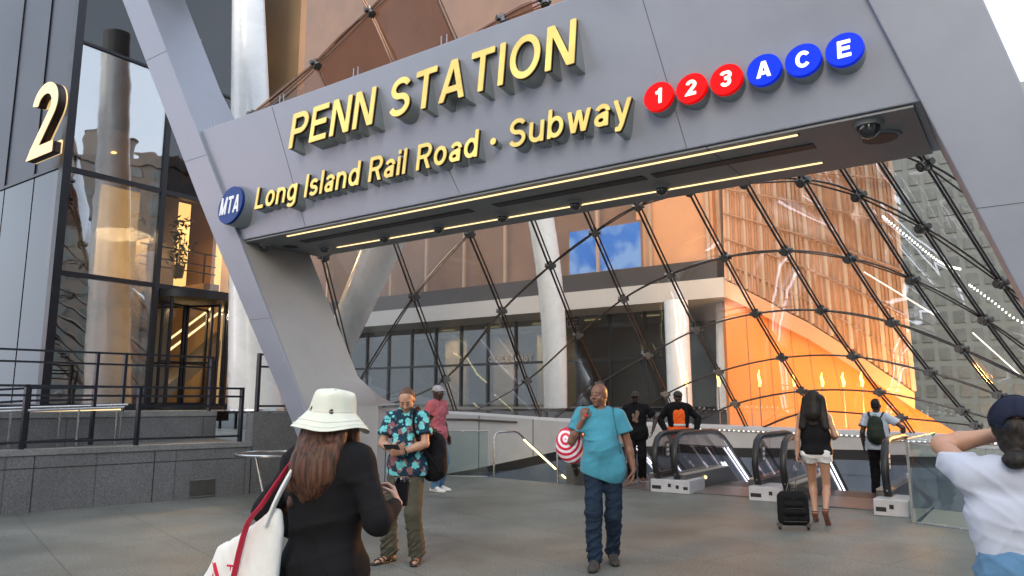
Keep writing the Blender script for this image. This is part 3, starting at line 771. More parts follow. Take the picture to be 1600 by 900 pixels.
# interior: floors, back walls, columns
mb=MB(); mb.use('lobby_floor'); mb.wbox(uL,LU-.16,LV+.1,v_end,PZ-.3,PZ+.0); mb.build('floor',lb)
mb=MB(); mb.use('bldg_ceiling'); mb.wbox(-13,LU-.16,LV+.1,v_end,z_h1+1.2,z_h1+1.5); mb.wbox(-13,LU-.16,LV+.1,v_end,12,12.3); mb.wbox(-13,LU-.16,LV+.1,v_end,HZ,HZ+.2); mb.build('ceiling',lb)
mb=MB(); mb.use('bldg_warm'); mb.wbox(-13.3,-13,LV+.1,V1+2,PZ,HZ); mb.wbox(-13,LU-.16,v_end+1.6,v_end+1.8,PZ,HZ); mb.build('inner_wall',lb)
mb=MB(); mb.use('bldg_grey'); mb.wbox(LU-1.9,LU-1.2,LV+.7,LV+1.3,PZ,12); mb.build('inner_column',lb)
mb=MB(); mb.use('bldg_tan'); mb.wbox(LU-1.9,LU-1.3,LV+2.6,LV+3.3,PZ,12); mb.build('inner_column',lb)
mb=MB(); mb.use('bldg_tan'); mb.wbox(LU-3.9,LU-3.4,LV+3.8,LV+4.3,PZ,12); mb.wbox(LU-2.8,LU-2.4,LV+5.6,LV+6,PZ,12); mb.build('inner_column',lb)
mb=MB(); mb.use('bldg_warm'); mb.wbox(-12.9,LU-.9,LV+3.9,v_end,4.35,4.6); mb.build('mezzanine',lb)
mz=MB(); mz.use('black_metal')
for z in (5.35,5.05,4.85): mz.bar(W(LU-.95,LV+2.2,z),W(LU-.95,v_end-.1,z),.03)
for k in range(7): mz.bar(W(LU-.95,LV+2.4+k*.75,4.6),W(LU-.95,LV+2.4+k*.75,5.35),.035)
mz.build('mezzanine_railing',lb)
mb=MB(); mb.use(emis('lamp_gold',(1,.66,.25),6))
for (u,v,z) in [(LU-1.5+rnd.uniform(-2.5,1),LV+.6+k*.55,z_h1+1.16) for k in range(9)]+[(LU-2+rnd.uniform(-2,1),LV+1+k*1.1,11.95) for k in range(5)]: mb.wbox(u,u+.1,v,v+.1,z,z+.03)
mb.build('downlight',lb)
mb=MB(); mb.use(emis('lamp_cove',(1,.60,.2),1.0)); mb.wbox(-8.5,-8.4,v_end-3.5,v_end,4.7,7.0); mb.wbox(-9.5,-7,v_end+1.55,v_end+1.58,4.7,7.2); mb.build('lit_panel',lb)
mb=MB(); mb.use(emis('sign_exit',(1,.02,.01),2.5)); q=facR(317,383); 
u_,v_=uvof(q); mb.wbox(LU-1.55,LU-1.5,v_-.1,v_+.12,q.z+.0,q.z+.16); mb.build('exit_lamp',lb)
def lamp(name,loc,e,size,col,kind='AREA',rot=(0,0,0),parent=None,spread=None):
    l=bpy.data.lights.new(name,kind); o=bpy.data.objects.new(name,l); C.objects.link(o); o.location=loc; l.energy=e; l.color=col; o.rotation_euler=rot
    if kind=='AREA': l.size=size
    elif kind!='SUN': l.shadow_soft_size=size
    if spread: l.spread=R(spread)
    return o
lamp('lobby_light',W(LU-1.6,LV+2,5.6),120,1.5,(1,.75,.45))
lamp('lobby_light',W(LU-1.6,LV+5,6.6),170,1.5,(1,.62,.25))
lamp('lobby_light',W(LU-2,LV+3.5,3.9),100,1.2,(1,.8,.5))
# revolving door
rdc=W(LU+.0,(v_d1+v_d2)/2,PZ); rr_=(v_d2-v_d1)/2
rd=thing('revolving_door','black framed revolving glass door under the lit mezzanine at the left building','revolving door',rdc)
du,dv=LU-.35,(v_d1+v_d2)/2
cyl=lambda a,r,z:W(du+math.cos(a)*r,dv+math.sin(a)*r,z)
mb=MB(); mb.use('mullion'); n=28
mb.prism([cyl(2*math.pi*j/n,rr_+.03,3.98) for j in range(n)],[cyl(2*math.pi*j/n,rr_+.03,4.15) for j in range(n)]); mb.build('canopy',rd,smooth=True)
mb=MB(); mb.use('mullion'); mb.prism([cyl(2*math.pi*j/n,rr_+.02,PZ+.001) for j in range(n)],[cyl(2*math.pi*j/n,rr_+.02,PZ+.05) for j in range(n)]); mb.build('floor_ring',rd)
for a0 in (R(-100),R(60)):
    mb=MB(); mb.use('pane_clear'); k=8
    for j in range(k): a,b=a0+R(60)*j/k-R(10),a0+R(60)*(j+1)/k-R(10); mb.quad(cyl(a,rr_,PZ+.06),cyl(b,rr_,PZ+.06),cyl(b,rr_,3.97),cyl(a,rr_,3.97))
    mb.build('curved_glass',rd,smooth=True)
    mb=MB(); mb.use('mullion')
    for a in (a0-R(10),a0+R(20),a0+R(50)): mb.bar(cyl(a,rr_,PZ+.05),cyl(a,rr_,3.98),.06)
    mb.build('post',rd)
for j in range(4):
    a=R(25+90*j); mb=MB(); mb.use('mullion'); 
    for r in (.05,rr_-.08): mb.bar(cyl(a,r,PZ+.07),cyl(a,r,3.9),.05)
    for z in (PZ+.12,3.86,2.5): mb.bar(cyl(a,.05,z),cyl(a,rr_-.08,z),.05)
    w=mb.build('wing',rd); mb=MB(); mb.use('pane_clear'); mb.quad(cyl(a,.05,PZ+.12),cyl(a,rr_-.1,PZ+.12),cyl(a,rr_-.1,3.85),cyl(a,.05,3.85)); mb.build('pane',w)
# BAR lettering seen from behind
me_=None
mb=MB(); bar_lab=thing('bar_lettering','small white mirrored word BAR on the glass above the revolving door','lettering',facR(335,497))
q=facR(338,500); qu,qv=uvof(q)
def fnb(X,Y,d): return W(LU+.06+.0*d+rr_*.62,qv+.15-X,q.z+Y-.05+.0)
adv=advances('BAR'); 
for k,ch in enumerate('BAR'): place_glyph(ch,adv[k]*.17,.16,1.0,lambda X,Y,d:W(LU+.62+d*.1,qv+.30-X,q.z+Y-.05),bar_lab,'letter',.15,'lit_white','lit_white',sub=False)
# screens glowing in the lobby
mat('screen_blue',(.1,.2,.5),.3,0,var=0,emit=(.35,.55,1),estr=.8); mat('screen_white',(.7,.7,.8),.3,0,var=0,emit=(.85,.87,1),estr=.8)
for px,py,w,h,m,lab in ((252,475,.45,.7,'screen_white','pale hanging screen at the left inside the revolving door'),(290,470,.6,.4,'screen_blue','blue hanging screen inside the revolving door'),(345,465,.8,.25,'screen_white','long white lit panel inside the revolving door at the right')):
    P=facR(px,py); d=(P-Vector((0,0,1.55))).normalized(); P=P+d*4.2
    u_,v_=uvof(P); mb=MB(); mb.use('mullion'); mb.wbox(u_-.05,u_-.012,v_-w/2-.03,v_+w/2+.03,P.z-h/2-.03,P.z+h/2+.03); o=mb.build('wall_screen',origin=P)
    tag(o,lab,'screen',group='lit screens inside the lobby')
    mb=MB(); mb.use(m); mb.wbox(u_-.010,u_-.006,v_-w/2,v_+w/2,P.z-h/2,P.z+h/2); mb.build('display',o)
# lobby escalator glimpse
es_=thing('lobby_stair','steep lit stair with gold edges seen inside the left lobby','stair',W(LU-3,LV+4,PZ))
mb=MB(); mb.use('brushed_dark'); mb.prism([W(LU-3.4,LV+3.4,PZ),W(LU-3.4,LV+3.8,PZ),W(LU-3.4,LV+7.2,4.3),W(LU-3.4,LV+6.7,4.3)],[W(LU-2.6,LV+3.4,PZ),W(LU-2.6,LV+3.8,PZ),W(LU-2.6,LV+7.2,4.3),W(LU-2.6,LV+6.7,4.3)]); mb.build('flight',es_)
for uu in (LU-3.4,LU-2.6):
    mb=MB(); mb.use('led_warm'); mb.bar(W(uu,LV+3.3,PZ+.9),W(uu,LV+6.7,5.1),.05); mb.build('edge_light',es_)
# indoor plant on mezzanine
mat('leaf_dark',(.04,.07,.03),.5,0,.3,8)
pq=facR(305,425); pu,pv=uvof(pq)
pl=thing('potted_plant','dark leafy indoor plant on the lit mezzanine','plant',W(LU-.45-.3,pv,4.6))
mb=MB(); mb.use('leaf_dark')
for k in range(150):
    c=W(LU-.75+rnd.gauss(0,.13),pv+rnd.gauss(0,.13),4.9+rnd.random()*1.25); a=Vector((rnd.gauss(0,1),rnd.gauss(0,1),rnd.gauss(0,1))).normalized()*.1; b=a.cross(Vector((rnd.gauss(0,1),rnd.gauss(0,1),1))).normalized()*.03
    mb.quad(c-a,c-b,c+a,c+b)
mb.build('foliage',pl)
mb=MB(); mb.use('brushed_dark'); disc(mb,W(LU-.75,pv,4.601),(0,0,1),.12,.16,.3,16); mb.build('pot',pl); mb=MB(); mb.use('bldg_warm'); mb.tube([W(LU-.75,pv,4.8),W(LU-.75,pv,5.6)],.02); mb.build('stem',pl)
# the gold 2
def facT(px,py):
    d=ray(px,py); n=Vector((VX,VY,0)); P0=W(LU,LV-.42,0)-Vector((0,0,1.55)); t=P0.dot(n)/d.dot(n); return Vector((0,0,1.55))+d*t
q0=facT(42,252); q1=facT(70,131); a0_=uvof(facT(42,252))[0]; a1_=uvof(facL(84,246))[0]
H2=q1.z-q0.z
two=thing('number_two_sign','tall gold lit number 2 standing off the dark glass facade','sign',W(a0_,LV-.35,q0.z))
s2=H2/CAP; w2=(bbx('2')[1]-bbx('2')[0])*s2; sx2=abs(uvof(facT(80,245))[0]-a0_)/w2
f2=lambda X,Y,d:W(a0_+X-bbx('2')[0]*s2*sx2,LV-.42+d,q0.z+Y)
place_glyph('2',0,s2,sx2,f2,two,'character',.15,'gold_lit','dark_slot',None,.05)
for o in list(two.children):
    pass
a=place_glyph('2',0,s2,sx2,lambda X,Y,d:f2(X,Y,d+.055),two,'return',.15,'dark_slot','dark_slot',None,.05,sub=False)
a=place_glyph('2',0,s2,sx2,lambda X,Y,d:f2(X,Y,(.056 if d<.005 else .17)),two,'side',.15,'letter_edge','dark_slot',None,.05,sub=False)
a=place_glyph('2',0,s2,sx2,lambda X,Y,d:f2(X,Y,(.175 if d<.005 else .20)),two,'halo_back',.19,'gold_lit','dark_slot',None,.05,sub=False)

# ================================================================ PLINTH, RAMP, RAILINGS
WA=at_z(0,805,0); WB=at_z(385,772,0); dW=(WB-WA).normalized(); nW=Vector((-dW.y,dW.x,0))   # nW points away from camera
def wl(s,t,z): p=WA+dW*s+nW*t; return Vector((p.x,p.y,z))
LW=(WB-WA).length
S0,S1=-12,LW+1.9
rw=thing('granite_ramp_wall','low dark granite wall with a pale ledge in front of the left building','wall',wl(0,0,0))
def wlbox(mb,s0,s1,t0,t1,z0,z1): mb.hexa([wl(s0,t0,z0),wl(s1,t0,z0),wl(s1,t1,z0),wl(s0,t1,z0),wl(s0,t0,z1),wl(s1,t0,z1),wl(s1,t1,z1),wl(s0,t1,z1)])
mb=MB(); mb.use('wall_granite'); wlbox(mb,S0,LW+.05,0,.3,0,.80); wlbox(mb,LW+.054,S1,-.0,.3,0,1.38); mb.build('wall_face',rw)
mb=MB(); mb.use('ledge_granite'); wlbox(mb,S0,LW+.05,-.025,.33,.804,.885); mb.build('ledge',rw)
mb=MB(); mb.use('dark_slot')
for s in (.35,2.0,3.6,-1.6,-3.4): mb.bar(wl(s,-.003,.0),wl(s,-.003,.8),.012,.006)
mb.bar(wl(S0,-.003,.62),wl(LW,-.003,.62),.008,.008)
mb.build('joint',rw)
vg=MB(); vg.use('brushed_dark'); P=at_z(314,778,0); sv_=(P-WA).dot(dW); wlbox(vg,sv_-.2,sv_+.2,-.012,-.004,.03,.30); o=vg.build('wall_vent',origin=wl(sv_,0,.1)); tag(o,'small metal square vent set low in the dark granite wall','vent')
vg=MB(); vg.use('stainless')
for z in (.03,.30): vg.bar(wl(sv_-.2,-.016,z),wl(sv_+.2,-.016,z),.012)
for s in (sv_-.2,sv_+.2): vg.bar(wl(s,-.016,.03),wl(s,-.016,.30),.012)
vg.build('frame',o)
# ramp surface between walls & platform
mb=MB(); mb.use('platform_stone'); mb.add([wl(S0,.3,.3),wl(LW+.05,.3,.86),wl(LW+.05,2.0,.9),wl(S0,2.0,.3),wl(S0,.3,0),wl(LW+.05,.3,0),wl(LW+.05,2.0,0),wl(S0,2.0,0)],[(0,1,2,3),(4,5,1,0),(1,5,6,2)]); o=mb.build('ramp'); tag(o,kind='structure')
pt=thing('entrance_platform','raised pale stone terrace edge with a granite face below the revolving door','terrace',wl(0,2.0,0))
mb=MB(); mb.use('wall_granite'); wlbox(mb,S0,LW+.2,2.0,2.2,0,1.30); mb.build('wall_face',pt)
mb=MB(); mb.use('ledge_granite'); wlbox(mb,S0,LW+.2,1.98,2.3,1.304,1.40); mb.build('ledge',pt)
mb=MB(); mb.use('platform_stone')
a=[wl(S0,2.3,1.40),wl(LW+.2,2.3,1.40),wl(LW+.2,.3,1.40),wl(S1,.3,1.40)]; 
mb.add([wl(S0,2.3,1.40),wl(LW+.2,2.3,1.40),wl(LW+.2,.3,1.40),wl(S1,.3,1.40),W(-.75,4,1.40),W(-.9,30,1.40),W(-20,30,1.40)],[(0,1,2,3,4,5,6)]); mb.build('paving',pt)
def railing(pts, label, height=1.07, rails=(1.07,.93,.12), post_every=None, name='black_railing', posts=None):
    t=thing(name,label,'railing',pts[0],group='black metal railings on the left terrace')
    P=[Vector(p) for p in pts]
    for k,z in enumerate(rails):
        mb=MB(); mb.use('black_metal')
        for a,b in zip(P,P[1:]): mb.bar(a+Vector((0,0,z)),b+Vector((0,0,z)),.045 if k!=1 else .03,.035)
        mb.build('rail',t)
    for q in posts or P:
        m=MB(); m.use('black_metal'); q=Vector(q); m.bar(q,q+Vector((0,0,height+.02)),.075,.05); m.build('post',t)
    return t
def along(px,py,z,t=None):
    P=at_z(px,py,z); return (P-WA).dot(dW)
sA,sB,sC=along(86,714,.885),along(220,697,.885),along(384,691,.885)
print('posts',sA,sB,sC,LW)
fr=[wl(sA-3.4,.15,.885),wl(sA-1.7,.15,.885),wl(sA,.15,.885),wl(sB,.15,.885),wl(sC,.15,.885)]
railing(fr,'front black railing standing on the low granite ledge',.92,(.92,.78,.10))
s2=along(304,646,1.4); s3=along(405,653,1.4)
bk=[wl(sA-4,2.15,1.4),wl(sA-1.0,2.15,1.4),wl(sA+1.4,2.15,1.4),wl(s2,2.15,1.4),wl(LW+.1,2.15,1.4)]
railing(bk,'rear black railing on the raised terrace edge before the revolving door',1.05,(1.05,.85,.1))
e=[wl(LW+.15,.1,1.40),wl(LW+1.7,.1,1.40)]
railing(e,'short black railing with a thick end post beside the leaning grey post',1.02,(1.02,.80,.1))
bt=[wl(sA-2.6,1.35,.75),wl(sA-.3,1.35,.80),wl(sA+.25,1.35,.84),wl(sA+1.2,1.35,.86)]
railing(bt,'middle black railing partway up the ramp',.95,(.95,.75,.1))
# stainless handrails of the ramp
for k,(t_,zz,lab) in enumerate(((.55,.86,'stainless handrail nearest the front black railing on the ramp'),(1.75,.9,'farther stainless handrail along the terrace wall'))):
    t=thing('ramp_handrail',lab,'handrail',wl(sA,t_,.8),group='stainless ramp handrails')
    mb=MB(); mb.use('stainless'); e0=sB-.1 if k==0 else sB+.3
    mb.tube([wl(sA-4,t_,zz-.25),wl(e0-1.2,t_,zz),wl(e0,t_,zz+.02)],.022,8)if 0 else mb.tube([wl(sA-4,t_,zz+.45),wl(e0,t_,zz+.62)],.022,8)
    mb.build('rail',t,smooth=True)
    for s in (sA-2.4,sA-1.2,sA-.1,sA+.8,e0-.1):
        if s<=e0: m=MB(); m.use('stainless'); m.tube([wl(s,t_,.5),wl(s,t_,zz+.58)],.018,8); m.build('post',t,smooth=True)
    if k==0:
        m=MB(); m.use('led_warm'); m.bar(wl(sA+.15,t_,zz+.57),wl(e0-.05,t_,zz+.59),.02); m.build('strip_light',t)
# white flared column base / leaning column left of the post
def column(name,label,P0,P1,r0,r1,group=None,n=26,base=None,m='white_steel',kink=None):
    t=thing(name,label,'column',P0,group=group); mb=MB(); mb.use(m); pts=[Vector(P0)]; rs=[r0]
    P0,P1=Vector(P0),Vector(P1)
    K=10
    pts=[P0.lerp(P1,i/K) for i in range(K+1)]; rs=[r0+(r1-r0)*i/K for i in range(K+1)]
    if kink:
        for i in range(K+1): pts[i]=pts[i]+Vector(kink)*math.sin(math.pi*i/K)
    mb.tube(pts,rs,n); mb.build('shaft',t,smooth=True)
    mb=MB(); mb.use('stainless'); d=(P1-P0).normalized(); disc(mb,P0,(0,0,1),r0*1.12,r0*1.1,.05,30); mb.build('base_collar',t,smooth=True)
    return t
at=at_dist
column('white_column','white flared column between the revolving door and the leaning grey post',at(400,643,16.4),at(387,-60,16.2),.56,.32)
# round cafe table
tc_=at_z(432,709,.75)
tb=thing('cafe_table','round steel-rimmed standing table behind the person in the white hat','table',Vector((tc_.x,tc_.y,0)))
mb=MB(); mb.use('stainless'); K=36; mb.tube([Vector((tc_.x+.62*math.cos(2*math.pi*i/K),tc_.y+.62*math.sin(2*math.pi*i/K),.75)) for i in range(K)],.022,8,closed=True); mb.build('rim',tb,smooth=True)
mb=MB(); mb.use('brushed_dark'); disc(mb,(tc_.x,tc_.y,.735),(0,0,1),.6,.6,.012,40); mb.build('tabletop',tb)
mb=MB(); mb.use('stainless'); mb.tube([(tc_.x-.3,tc_.y-.1,.73),(tc_.x-.12,tc_.y-.1,.03)],.02); mb.tube([(tc_.x+.3,tc_.y+.1,.73),(tc_.x+.12,tc_.y+.1,.03)],.02); mb.tube([(tc_.x,tc_.y+.3,.73),(tc_.x,tc_.y+.1,.03)],.02); mb.build('leg',tb,smooth=True)
mb=MB(); mb.use('stainless'); disc(mb,(tc_.x,tc_.y,.001),(0,0,1),.3,.28,.03,30); mb.build('foot',tb)

# ================================================================ BEHIND THE GLASS
Gc='white columns inside the glass canopy'
column('white_column','thick leaning white column just right of the leaning grey post',at(520,560,17.5),at(622,330,16.2),.33,.46,Gc)
column('white_column','tall white column with a slight bend in the middle of the glass net',at(868,640,23),at(838,300,22.5),.36,.42,Gc,kink=(.18,0,0))
column('white_column','shorter white column under the pale slab near the orange light',at(1063,640,25.2),at(1056,470,25.2),.40,.40,Gc)
column('white_column','farthest white column in the shade beneath the pale slab',at(1138,640,29),at(1136,470,29),.42,.42,Gc)
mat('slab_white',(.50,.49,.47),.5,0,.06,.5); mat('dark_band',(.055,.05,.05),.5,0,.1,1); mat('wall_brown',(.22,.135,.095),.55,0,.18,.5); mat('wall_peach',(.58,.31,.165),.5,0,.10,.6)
mat('wall_orange_light',(.78,.27,.06),.42,.0,.10,.35); mat('curtain_white',(.42,.31,.23),.5,0,.1,1)
mat('teal_wall',(.16,.19,.19),.4,.1,.25,.4); mat('bldg_tanlit',(.5,.36,.2),.5,0,.15,.8)
K0=at(1130,433,27.0); ku,kv=uvof(K0); zs1=K0.z; zs0=at(1128,464,27.0).z
bg=thing('station_hall_building','building behind the glass net with a pale slab, dark lobby glass and peach curtain wall','building',W(ku,kv,0))
mb=MB(); mb.use('slab_white'); mb.prism([W(ku,kv,zs0),W(ku,kv+60,zs0),W(ku-36,kv+60,zs0),W(ku-36,kv,zs0)],[W(ku,kv,zs1),W(ku,kv+60,zs1),W(ku-36,kv+60,zs1),W(ku-36,kv,zs1)]); mb.build('slab',bg)
mb=MB(); mb.use('dark_band'); mb.wbox(ku-36,ku-.3,kv+.25,kv+15,zs1+.004,zs1+.75); mb.build('spandrel',bg)
ztop=zs1+34
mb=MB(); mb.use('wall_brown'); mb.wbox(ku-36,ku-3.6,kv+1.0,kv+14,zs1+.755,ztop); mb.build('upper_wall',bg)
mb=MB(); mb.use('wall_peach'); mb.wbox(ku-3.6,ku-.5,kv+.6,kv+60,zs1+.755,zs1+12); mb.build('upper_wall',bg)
for k in range(14):
    mb=MB(); mb.use('curtain_white'); u=ku-.6-k*2.3; mb.wbox(u-.06,u+.06,kv+.30,kv+.42,zs1+.76,zs1+6); mb.build('mullion',bg)
for k in range(70):
    mb=MB(); mb.use('wall_peach' if k%2 else 'curtain_white'); v=kv+1+k*.85; mb.wbox(ku-.5,ku-.36+.05*(k%3),v,v+.2,zs1+.76,zs1+12); mb.build('fin',bg)
mb=MB(); mb.use('wall_orange_light'); mb.wbox(ku-.5,ku-.06,kv+1.2,kv+60,-1,zs0-.01); mb.build('side_wall',bg)  # side wall coloured orange in place of the orange light
mb=MB(); mb.use('pane_lobby'); mb.wbox(ku-35,ku-2.4,kv+2.2,kv+2.24,0,zs0-.01); mb.build('lobby_glass',bg)
mb=MB(); mb.use('mullion')
for k in range(20): mb.wbox(ku-2.5-k*1.6-.05,ku-2.5-k*1.6+.05,kv+2.12,kv+2.3,0,zs0-.01)
for z in (3.3,1.2): mb.wbox(ku-35,ku-2.4,kv+2.1,kv+2.19,z,z+.1)
mb.build('mullion',bg)
mb=MB(); mb.use('teal_wall'); mb.wbox(ku-36,ku-1,kv+7,kv+7.3,-.2,zs0-.01); mb.build('inner_wall',bg)
for k,(u0,u1) in enumerate(((-14.2,-13.0),(-11.5,-9.3),(-17.5,-16))):
    mb=MB(); mb.use('bldg_tanlit'); mb.wbox(ku+u0,ku+u1,kv+5.5,kv+5.7,0,zs0-.2); mb.build('lit_wall',bg)
mb=MB(); mb.use('led_warm')
for k in range(5): mb.wbox(ku-16+k*2.8,ku-15.2+k*2.8,kv+3.4,kv+3.5,zs0-.06,zs0-.02)
mb.build('ceiling_light',bg)
for k,(u_,e,c) in enumerate(((-12,160,(1,.8,.5)),(-6,60,(.8,.9,1)),(-17,160,(1,.75,.45)))):
    lamp('hall_light',W(ku+u_,kv+4,zs0-.3),e,2,c)
def atv(px,py,v): 
    d=ray(px,py); n=Vector((VX,VY,0)); P0=W(0,v,0)-Vector((0,0,1.55)); t=P0.dot(n)/d.dot(n); return Vector((0,0,1.55))+d*t
# blue advert screen on the upper wall
sp=at(950,392,26); su,sv2=uvof(sp)
mb=MB(); mb.use('wall_brown'); sa=at(893,400,27.3); sb=at(1004,392,26.3)
vv=kv+.75; ua=uvof(atv(893,400,vv))[0]; ub=uvof(atv(1004,392,vv))[0]
mat('screen_ad',(.05,.15,.4),.3,0,var=0); nt=M('screen_ad').node_tree; b_=nt.nodes['Principled BSDF']; tcx=nt.nodes.new('ShaderNodeTexCoord'); nz=nt.nodes.new('ShaderNodeTexNoise'); nz.inputs['Scale'].default_value=1.1; nz.inputs['Detail'].default_value=3
rp_=nt.nodes.new('ShaderNodeValToRGB'); rp_.color_ramp.elements[0].color=(.03,.16,.7,1); rp_.color_ramp.elements[0].position=.42; rp_.color_ramp.elements[1].color=(.55,.72,1,1); rp_.color_ramp.elements[1].position=.6
nt.links.new(tcx.outputs['Object'],nz.inputs[0]); nt.links.new(nz.outputs[0],rp_.inputs[0]); nt.links.new(rp_.outputs[0],b_.inputs['Emission Color']); b_.inputs['Emission Strength'].default_value=.24
z0s=atv(895,430,vv).z; z1s=atv(895,364,vv).z
mb.wbox(ua-.1,ub+.1,vv-.16,vv-.06,z0s-.1,z1s+.1); so_=mb.build('advert_screen',origin=W((ua+ub)/2,vv,z0s)); tag(so_,'big blue and white lit advert screen high behind the glass net','screen')
mb=MB(); mb.use('screen_ad'); mb.wbox(ua,ub,vv-.17,vv-.164,z0s,z1s); mb.build('display',so_)
# lettering on lobby glass
def flat_text(s,P,cap,name,label,m='lit_white',sx=1):
    u_,v_=uvof(P); t=thing(name,label,'lettering',P); adv=advances(s); size=cap/CAP
    for k,ch in enumerate(s):
        if ch!=' ': place_glyph(ch,adv[k]*size*sx,size,sx,lambda X,Y,d:W(u_+X,v_+d,P.z+Y),t,'letter',.13,m,m,sub=False)
    return t
mat('faint_white',(.42,.42,.40),.5,0,.05,3)
flat_text('OFFICE LOBBY',atv(763,566,kv+2.1),.26,'lobby_lettering','pale words OFFICE LOBBY on the dark glass wall','faint_white')
flat_text('NAGE',atv(866,513,kv+2.1),.34,'sign_lettering','pale letters NAGE on the dark band beside the tall white column','faint_white')
# curved wall right of the corner, orange light put into its colour
ow=thing('orange_light_wall','tall curved wall coloured orange in place of the orange light behind the glass net','wall',at(1300,660,24))

mb=MB(); mb.use('wall_orange_light')
XS=[1132,1165,1200,1235,1262,1300,1340,1375,1402,1430]; YS=[437,453,471,490,503,527,553,577,595,614]; RS=[27.2,27.1,27,26.8,26.6,26.2,25.7,25.2,24.9,24.6]; XB=[1142,1178,1214,1252,1284,1332,1382,1432,1472,1517]
def colm(xa,ya,xb,yb,r0,r1,n=6):
    p,q=at(xa,ya,r0),at(xb,yb,r1); return [p.lerp(q,k/n) for k in range(n+1)]
def sheet(mb,cols,th):
    n=len(cols[0]); vs=[p for c in cols for p in c]; vs2=[p+th for p in vs]; fs=[]; m=len(vs)
    for i in range(len(cols)-1):
        for j in range(n-1): a=i*n+j; fs+=[(a,a+n,a+n+1,a+1),(m+a,m+a+1,m+a+n+1,m+a+n)]
    for j in range(n-1):
        fs.append((j,j+1,m+j+1,m+j)); a=(len(cols)-1)*n+j; fs.append((a,m+a,m+a+1,a+1))
    for i in range(len(cols)-1):
        a=i*n; fs.append((a,m+a,m+a+n,a+n)); a=i*n+n-1; fs.append((a,a+n,m+a+n,m+a))
    mb.add(vs+vs2,fs)
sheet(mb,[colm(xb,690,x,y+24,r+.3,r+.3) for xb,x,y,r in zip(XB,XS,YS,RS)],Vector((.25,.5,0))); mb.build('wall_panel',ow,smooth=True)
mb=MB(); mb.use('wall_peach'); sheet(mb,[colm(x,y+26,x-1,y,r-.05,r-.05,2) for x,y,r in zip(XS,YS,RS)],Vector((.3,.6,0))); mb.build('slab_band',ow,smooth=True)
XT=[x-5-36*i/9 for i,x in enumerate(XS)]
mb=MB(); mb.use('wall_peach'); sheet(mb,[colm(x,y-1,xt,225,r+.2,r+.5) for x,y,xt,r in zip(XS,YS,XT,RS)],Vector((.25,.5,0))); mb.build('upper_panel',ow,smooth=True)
mat('fin_brown',(.34,.19,.11),.5,0,.2,2)
for k in range(34):
    f=.25+k*8.7/33; i=int(f); t=f-i; g=lambda L_:L_[i]+(L_[i+1]-L_[i])*t
    x0,y0,x1,r_=g(XS),g(YS),g(XT),g(RS); mb=MB(); mb.use('fin_brown' if k%3 else 'curtain_white')
    mb.tube([at(x0+(x1-x0)*q/8,y0-2+(227-y0)*q/8,r_+.08+.3*q/8) for q in range(9)],.05 if k%3 else .07,6); mb.build('fin',ow,smooth=True)
for k in range(5):
    mb=MB(); mb.use('fin_brown'); h=(k+.7)/5.5
    mb.tube([at(x+(xt-x)*h,y+(225-y)*h,r+.1) for x,y,xt,r in zip(XS,YS,XT,RS)],.035,6); mb.build('cross_bar',ow,smooth=True)
mb=MB(); mb.use('fin_brown')
for k in range(1,9):
    mb=MB(); mb.use('fin_brown'); mb.tube([at(XB[k]+(XS[k]-XB[k])*q/4,690+(YS[k]+26-690)*q/4,RS[k]+.28) for q in range(5)],.012,5); mb.build('panel_joint',ow)
# lamps standing in a row in front of it
mat('flame',(1,.6,.15),.4,0,var=0,emit=(1,.62,.12),estr=3)
for k,px in enumerate((1073,1123,1187,1241,1285,1318,1347)):
    r=24.2-.25*k; P=at(px,604,r); b=at(px,668,r)
    t=thing('glowing_lamp','thin flame-like lamp, %s from the left in the row behind the glass'%('first','second','third','fourth','fifth','sixth','seventh')[k],'lamp',Vector((P.x,P.y,b.z)),group='thin lamps in a row behind the glass')
    mb=MB(); mb.use('flame'); h=.5 if k<3 else .4; mb.tube([P,P+Vector((.015,0,h*.3)),P+Vector((-.02,0,h*.65)),P+Vector((.01,0,h))],[.03,.045,.035,.008],8); mb.build('flame_tube',t,smooth=True)
    mb=MB(); mb.use('wall_brown'); mb.tube([Vector((P.x,P.y,b.z)),P-Vector((0,0,.005))],.018,8); mb.build('stand',t)
def aim(o,tgt):
    o.rotation_euler=(Vector(o.location)-Vector(tgt)).to_track_quat('Z','Y').to_euler()
for (px,py,r,e,tx,ty,tr,sp_) in ((1470,672,21,330,1400,600,26,110),(1400,674,22.0,260,1340,560,26.5,120),(1330,674,22.6,130,1290,560,27,110)):
    P=at(px,py,r); P.z=max(P.z,.9); o=lamp('wall_fill',P,e,1.2,(1,.56,.18),spread=sp_); aim(o,at(tx,ty,tr)); o.data.energy*=.26  # added warm lamps, no fixtures there, brighten the orange wall
for (px,py,r,e,tx,ty,tr) in ((1330,600,19,260,1250,380,26.5),(1120,300,23,160,1000,330,29),(700,200,20,260,560,100,34),(800,80,19,200,700,0,33)):
    P=at(px,py,r); o=lamp('wall_fill',P,e,2,(1,.55,.28),spread=150); aim(o,at(tx,ty,tr)); o.data.energy*=.6  # added lamps without fixtures, brighten the peach and brown upper walls
